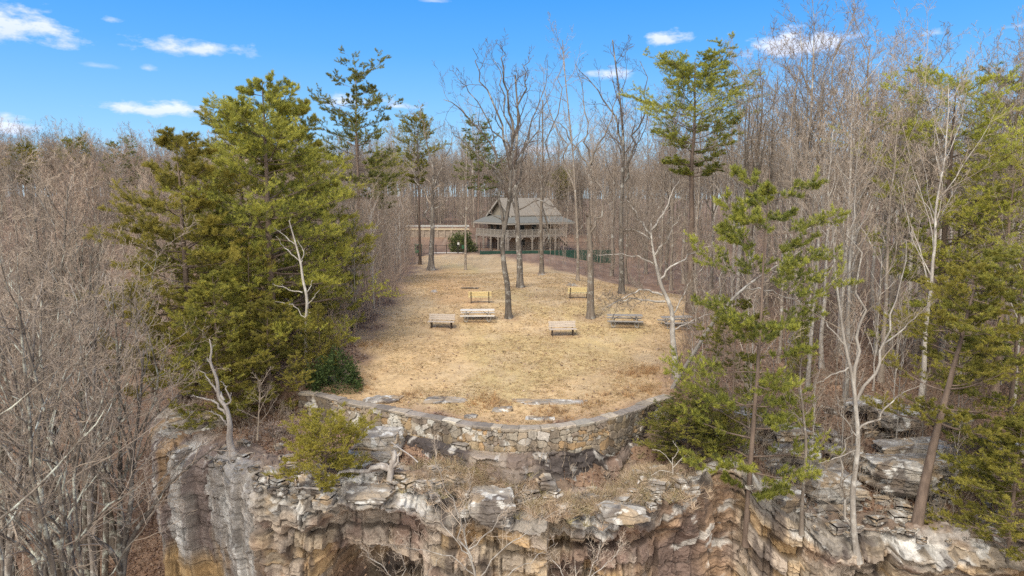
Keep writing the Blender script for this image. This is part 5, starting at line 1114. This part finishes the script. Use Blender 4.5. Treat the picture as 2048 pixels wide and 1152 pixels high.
for (ax, ay) in ps:
    b = MB(); b.box((ax, ay, DZ / 2 - .3), (.24, .24, DZ + .4)); b.box((ax + .28, ay, DZ - .42), (.08, .10, .75), ry=.8); b.box((ax - .28, ay, DZ - .42), (.08, .10, .75), ry=-.8); b.build('post', M['deckwood'], hs)
b = MB(); b.box((x1 + .5, y0 - .8, 1.4), (3.2, .9, .1), ry=.65); b.bar((x1 - .6, y0 - 1.25, 3.5), (x1 + 2.0, y0 - 1.25, 1.2), .05); b.bar((x1 - .6, y0 - .35, 3.5), (x1 + 2.0, y0 - .35, 1.2), .05); b.build('stair', M['deckwood'], hs)
# ---------------------------------------------------------------- fences, bin, signs by the lodge
def fence(pts, hgt, label, m, name='iron_fence', picket=.14, cat_='fence'):
    e = empty(name, pts[0]); tag(e, label, cat_); o = np.array(pts[0]); pn = MB()
    for p, q in zip(pts[:-1], pts[1:]):
        p, q = np.array(p) - o, np.array(q) - o; Ld = np.linalg.norm((q - p)[:2])
        for z in (.12, hgt - .08): pn.bar(p + (0, 0, z), q + (0, 0, z), .022)
        for k in range(int(Ld / picket)): c_ = p + (q - p) * (k + .5) * picket / Ld; pn.bar(c_ + (0, 0, .05), c_ + (0, 0, hgt), .011, sides=4)
    pn.build('picket_panel', m, e)
    for p in pts:
        b = MB(); c_ = np.array(p) - o; b.box(c_ + (0, 0, hgt / 2 - .1), (.085, .085, hgt + .35)); b.build('post', m, e)
fence([foot(px, Y) for px, Y in ((842, 97), (872, 97.5), (893, 98), (915, 98.5), (934, 99), (956, 99.5), (985, 100))], 1.3, 'black iron picket fence across the far end of the lawn left of the lodge', M['iron'])
gpt = [at_z(px, 503, 1.75) for px in (960, 1000, 1045, 1090, 1135, 1185, 1230)]
gpt = [np.array((q[0], 97.5 + i * .5, 1.75)) for i, q in enumerate([at(px, 503, 97.5 + k * .5) for k, px in enumerate((960, 1000, 1045, 1090, 1135, 1185, 1230))])]
e = empty('screen_fence', gpt[0]); tag(e, 'low dark green cloth-covered fence below the lodge, right of the iron fence', 'fence'); b = MB()
for p, q in zip(gpt[:-1], gpt[1:]):
    p, q = p - gpt[0], q - gpt[0]; b.slab([p + (0, 0, -2.2), q + (0, 0, -2.2), q, p], (0, 1, 0), .05)
b.build('cloth_panel', M['green_cloth'], e)
for p in gpt:
    b = MB(); b.box(p - gpt[0] + np.array((0, .08, -.9)), (.08, .08, 2.1)); b.build('post', M['iron'], e)
fence([q + np.array((0, .9, -.05)) for q in gpt], 1.2, 'black iron rail fence standing above the green cloth fence', M['iron'])
q = foot(837, 95); b = MB(); b.box((0, 0, .95), (.85, .7, 1.1)); b.box((0, -.02, 1.53), (.95, .8, .08)); e = empty('trash_bin', q); tag(e, 'dark green bin on a post at the left end of the iron fence', 'bin'); b.build('body', M['bin'], e); b = MB(); b.box((0, .05, .2), (.1, .1, .7)); b.build('post', M['iron'], e); b = MB(); b.box((0, -.37, 1.15), (.6, .02, .5)); b.build('door', M['iron'], e)
def sign(px, Y, hgt, w_, h_, label, m):
    q = foot(px, Y); e = empty('small_sign', q); tag(e, label, 'sign'); b = MB(); b.box((0, 0, hgt / 2 - .1), (.06, .06, hgt + .2)); b.build('post', M['iron'], e); b = MB(); b.box((0, -.05, hgt - h_ / 2), (w_, .03, h_)); b.build('board', m, e)
sign(917, 97.5, 1.7, .28, .34, 'small white sign on a post by the iron fence gate', M['sign']); sign(926, 96, 1.4, .3, .5, 'small green sign on a thin post in front of the iron fence', M['bin'])
# retaining wall and road edge behind, left of the lodge
ax, bx_ = foot(812, 126)[0], foot(938, 126)[0]
e = empty('retaining_wall', (ax, 126, 1.2)); tag(e, 'brown stone retaining wall with a tan cap behind the iron fence', 'wall')
b = MB(); b.box(((bx_ - ax) / 2, 0, 1.05), (bx_ - ax, .5, 2.5)); b.build('masonry', M['stone'], e); b = MB(); b.box(((bx_ - ax) / 2, -.05, 2.46), (bx_ - ax + .1, .7, .32)); b.build('cap', M['plaster'], e)
b = MB()
for k in range(9): b.box(((bx_ - ax) * (k + .5) / 9, -.3, 1.25), (.35, .14, 2.05))
b.build('pilaster', M['stone'], e)
e = empty('guard_rail', (ax, 129, 3.7)); tag(e, 'pale metal guard rail along the road above the retaining wall', 'guard rail'); b = MB(); b.box((5.5, 0, .45), (12, .08, .3)); b.build('rail', M['steel'], e)
for k in range(5):
    b = MB(); b.box((k * 2.75, .08, .1), (.12, .1, 1.1)); b.build('post', M['steel'], e)
p0, p1, p2, p3 = foot(868, 99.2), foot(930, 100.3), foot(925, 102), foot(862, 101.2)
pp = np.array([p0, p1, p2, p3]) + np.array((0, 0, .05)); tag(obj('path', mkmesh('path', np.vstack([pp, pp - np.array((0, 0, .3))]), [(0, 1, 2, 3), (0, 4, 5, 1), (1, 5, 6, 2), (2, 6, 7, 3), (3, 7, 4, 0)]), M['concrete']), kind='structure')
# ---------------------------------------------------------------- loose ground cover: grass, dead leaves, brush
def blades(r, P, n, ln, wd, cols, lean_=.6):
    B = len(P); P = np.repeat(P, n, 0) + r.normal(0, 1, (B * n, 3)) * np.array((.05, .05, 0)); d = norm(np.c_[r.normal(0, lean_, (B * n, 2)), np.ones(B * n)]); l = ln * r.uniform(.5, 1.3, (B * n, 1))
    s = norm(np.cross(d, r.normal(0, 1, (B * n, 3)))) * wd; V = np.stack([P - s, P + s, P + d * l + np.c_[d[:, :2], -np.ones(B * n)] * l * .25], 1)
    k = r.integers(len(cols), size=B); c = np.repeat(np.array(cols)[k], n, 0) * r.uniform(.75, 1.25, (B * n, 1))
    return V.reshape(-1, 3), np.repeat(c, 3, 0)
r = np.random.default_rng(3); N_ = 34000
xs, ys = r.uniform(-14, 15, N_ * 3), 29 + 46 * r.random(N_ * 3) ** 1.5
k = (lawn_mask(xs, ys) > r.random(N_ * 3)) & (fbm(xs * .5, ys * .5, 505, 3) + r.normal(0, .25, N_ * 3) > -.1); xs, ys = xs[k][:N_], ys[k][:N_]
P = np.stack([xs, ys, T(xs, ys)], -1)
V1, C1 = blades(r, P, 5, .11, .011, [(.52, .39, .23), (.46, .34, .19), (.42, .32, .16), (.56, .44, .28), (.40, .33, .16), (.38, .28, .17)], .9)
tuf = []
for px, py, Yr, n in [(905, 945, 27.7, 40), (960, 945, 27.5, 70), (1010, 945, 27.4, 60), (940, 975, 27.1, 40), (1190, 1000, 26.7, 30), (1140, 1005, 26.6, 30), (1270, 945, 28.0, 60), (1290, 915, 28.6, 50), (1310, 960, 27.6, 50), (1250, 970, 27.2, 30), (1350, 985, 27.0, 24), (1100, 1000, 26.5, 30), (840, 950, 27.6, 25), (1060, 1000, 26.4, 20), (1220, 1000, 26.6, 40)]:
    n *= 2; a = at(px, py, Yr); q = np.c_[a[0] + r.normal(0, .6, n), a[1] + r.normal(0, .4, n)]; tuf.append(np.c_[q, T(q[:, 0], q[:, 1], 'up') + .02])
V2, C2 = blades(r, np.concatenate(tuf), 26, .55, .010, [(.60, .49, .35), (.54, .43, .30), (.46, .35, .24), (.42, .37, .20)], .55)
tuf = []
for px, py, n in [(1000, 812, 26), (985, 800, 20), (1110, 825, 26), (1105, 838, 16), (960, 805, 16), (820, 795, 20), (700, 760, 18), (1270, 750, 40), (1300, 740, 40), (1285, 780, 30), (1240, 790, 20), (735, 690, 24), (720, 780, 16), (1190, 812, 14)]:
    a = hit(px, py); q = np.c_[a[0] + r.normal(0, .5, n), a[1] + r.normal(0, .35, n)]; tuf.append(np.c_[q, T(q[:, 0], q[:, 1])])
V3, C3 = blades(r, np.concatenate(tuf), 14, .42, .009, [(.55, .38, .19), (.46, .30, .15), (.40, .29, .17)], .4)
V = np.vstack([V1, V2, V3]); tag(obj('dry_grass', mkmesh('dry_grass', V, None, np.arange(len(V)).reshape(-1, 3), np.vstack([C1, C2, C3])), M['blade']), 'dry straw-coloured grass on the lawn and the terrace below the wall', 'grass', None, 'stuff')
N_ = 120000; xs, ys = r.uniform(-24, 30, N_), 25 + 42 * r.random(N_) ** 1.4
k = (lawn_mask(xs, ys) < .25 * r.random(N_) + .05) | (r.random(N_) < .03); xs, ys = xs[k], ys[k]; n = len(xs)
xl, yl = r.uniform(-60, -17, 60000), r.uniform(18, 70, 60000); xs, ys = np.r_[xs, xl], np.r_[ys, yl]; n = len(xs)
P = np.stack([xs, ys, T(xs, ys) + .03 + .04 * r.random(n)], -1); a = norm(np.c_[r.normal(0, 1, (n, 2)), r.normal(0, .45, n)]); s = norm(np.cross(a, np.c_[r.normal(0, .5, (n, 2)), np.ones(n)])); l = r.uniform(.05, .11, (n, 1))
V = np.stack([P - a * l, P + s * l * .5, P + a * l, P - s * l * .5], 1)
pal2 = np.array([(.27, .165, .105), (.20, .12, .08), (.35, .245, .17), (.15, .095, .07), (.42, .31, .23), (.24, .17, .14)])
c = pal2[r.integers(len(pal2), size=n)] * r.uniform(.8, 1.2, (n, 1))
tag(obj('leaf_litter', mkmesh('leaf_litter', V.reshape(-1, 3), np.arange(n * 4).reshape(-1, 4), None, np.repeat(c, 4, 0)), M['leaf']), 'dead brown leaves covering the ground under the bare woods', 'dead leaves', None, 'stuff')
def brush(seed, pts, hgt, name, label, m, ns=6, spec=((4, .5), (3, .5)), minr=.006):
    r = np.random.default_rng(seed); pts = np.array(pts); B = len(pts) * ns; P0 = np.repeat(np.c_[pts, T(pts[:, 0], pts[:, 1]) - .05], ns, 0); P0[:, :2] += r.normal(0, .25, (B, 2))
    Ln = hgt * r.uniform(.45, 1.25, B); out = []
    Pq, Rq = grow(r, P0, norm(np.c_[r.normal(0, .28, (B, 2)), np.ones(B)]), Ln, np.full(B, .016) * r.uniform(.6, 1.3, B), 6, .10, .05); out.append(tubes(Pq, Rq, 3))
    for m_, ra in spec:
        a = kids(r, Pq, Rq, Ln, m_, .2, 1, 20, 55, ra, .6, minr); Pq, Rq = grow(r, *a, 4, .15, .05); Ln = a[2]; out.append(tubes(Pq, Rq, 3))
    tag(obj(name, mkmesh(name, *cat(out)), m), label, 'undergrowth', None, 'stuff')
pt = scatter(31, 330, (8, 34), (31, 62), lambda x, y: off_lawn(x, y, .3) and pxof(x, y) > 1290, .6)
brush(1, pt, 2.0, 'undergrowth', 'thin reddish brush under the wood right of the lawn', M['twig_red'])
pt = scatter(32, 300, (-20, -4), (40, 104), lambda x, y: off_lawn(x, y, .25) and pxof(x, y) < 850 and pxof(x, y) > 600, .5)
brush(2, pt, 2.4, 'undergrowth', 'dense brown brush along the left edge of the lawn', M['twig_red'])
pt = scatter(33, 460, (-75, -17), (36, 110), lambda x, y: pxof(x, y, -6) > -80 and (x < -23 or y > 60), .7)
brush(3, pt, 3.0, 'undergrowth', 'brown brush among the bare trees of the left hillside', M['twig_red'])
pt = scatter(34, 300, (3, 70), (62, 135), lambda x, y: off_lawn(x, y, .6) and pxof(x, y) > 1130 and not near_house(x, y), .9)
brush(4, pt, 2.6, 'undergrowth', 'reddish brush in the far wood right of the lodge', M['twig_red'])
pt = scatter(35, 60, (-17, -8), (28, 36), lambda x, y: off_lawn(x, y, .6) and pxof(x, y) < 600, .5)
brush(5, pt, 1.0, 'undergrowth', 'low bare brush on the ledge around the snag', M['twig_tan'])
pt = scatter(36, 46, (-6, 9), (26.3, 28.2), lambda x, y: pxof(x, y, -3) > 800, .3)
brush(6, pt, .9, 'undergrowth', 'low bare brush on the terrace below the wall', M['twig_tan'], 4)

# loose broken rock on the terrace and ledges
r = np.random.default_rng(71); Vr, Qr, Cr, o_ = [], [], [], 0
prs = []
for k in range(5):
    me = rock_mesh(300 + k, .5, .4, .3, .18); n = len(me.vertices); v = np.empty(n * 3, np.float32); me.vertices.foreach_get('co', v); v = v.reshape(-1, 3).astype(float)
    cl = np.empty(n * 4, np.float32); me.attributes['Col'].data.foreach_get('color', cl); n44 = 44
    idx = np.arange(6 * 44 * 44).reshape(6, 44, 44)[:, ::4, ::4]; ni = idx.shape[1]; q = np.concatenate([gridq(ni, ni) + f * ni * ni for f in range(6)])
    prs.append((v[idx.ravel()], q, cl.reshape(-1, 4)[idx.ravel(), :3])); bpy.data.meshes.remove(me)
spt = [(at(px, py, Y), sp) for px, py, Y, sp in ((760, 950, 27.9, 1.2), (860, 960, 27.5, 1.0), (950, 985, 27.0, 1.3), (1080, 1000, 26.7, 1.4), (1200, 1000, 26.8, 1.2), (1310, 975, 27.4, 1.0), (560, 960, 27.6, 1.2), (640, 975, 27.0, 1.0), (430, 925, 29.6, 1.2), (1560, 930, 31, 1.6), (1700, 1000, 29.4, 2.0), (1850, 990, 29.8, 2.0), (1650, 860, 33, 2.0), (1780, 1045, 28, 1.6), (1950, 1050, 28, 1.6), (1600, 1030, 28, 1.0), (1460, 880, 31, 1.2), (1820, 870, 33, 2.0))]
for a, sp in spt:
    for _ in range(26):
        x, y = a[0] + r.normal(0, sp), a[1] + r.normal(0, sp * .45); v, q, cl = prs[r.integers(5)]; s = .25 + .8 * r.random() ** 3; g = r.uniform(0, 6.28); ca, sa = math.cos(g), math.sin(g)
        z = float(T(np.array([x]), np.array([y]), 'up')[0]) + .02
        if inside(np.array([x]), np.array([y]), lawn)[0]: continue
        if not inside(np.array([x]), np.array([y]), plateau)[0]: continue
        Vr.append(np.stack([(v[:, 0] * ca - v[:, 1] * sa) * s + x, (v[:, 0] * sa + v[:, 1] * ca) * s + y, v[:, 2] * s * .9 + z], -1)); Qr.append(q + o_); Cr.append(cl * r.uniform(.75, 1.2)); o_ += len(v)
tag(obj('rubble', mkmesh('rubble', np.concatenate(Vr), np.concatenate(Qr), col=np.concatenate(Cr)), M['rock']), 'loose broken grey-brown stones strewn over the ledges', 'stones', None, 'stuff')

pt = scatter(37, 110, (8.5, 25), (27.6, 35), lambda x, y: off_lawn(x, y, .5) and pxof(x, y, -3) > 1420, .5)
brush(7, pt, 1.5, 'undergrowth', 'thin bare brush over the ledges at lower right', M['twig_tan'], 5)
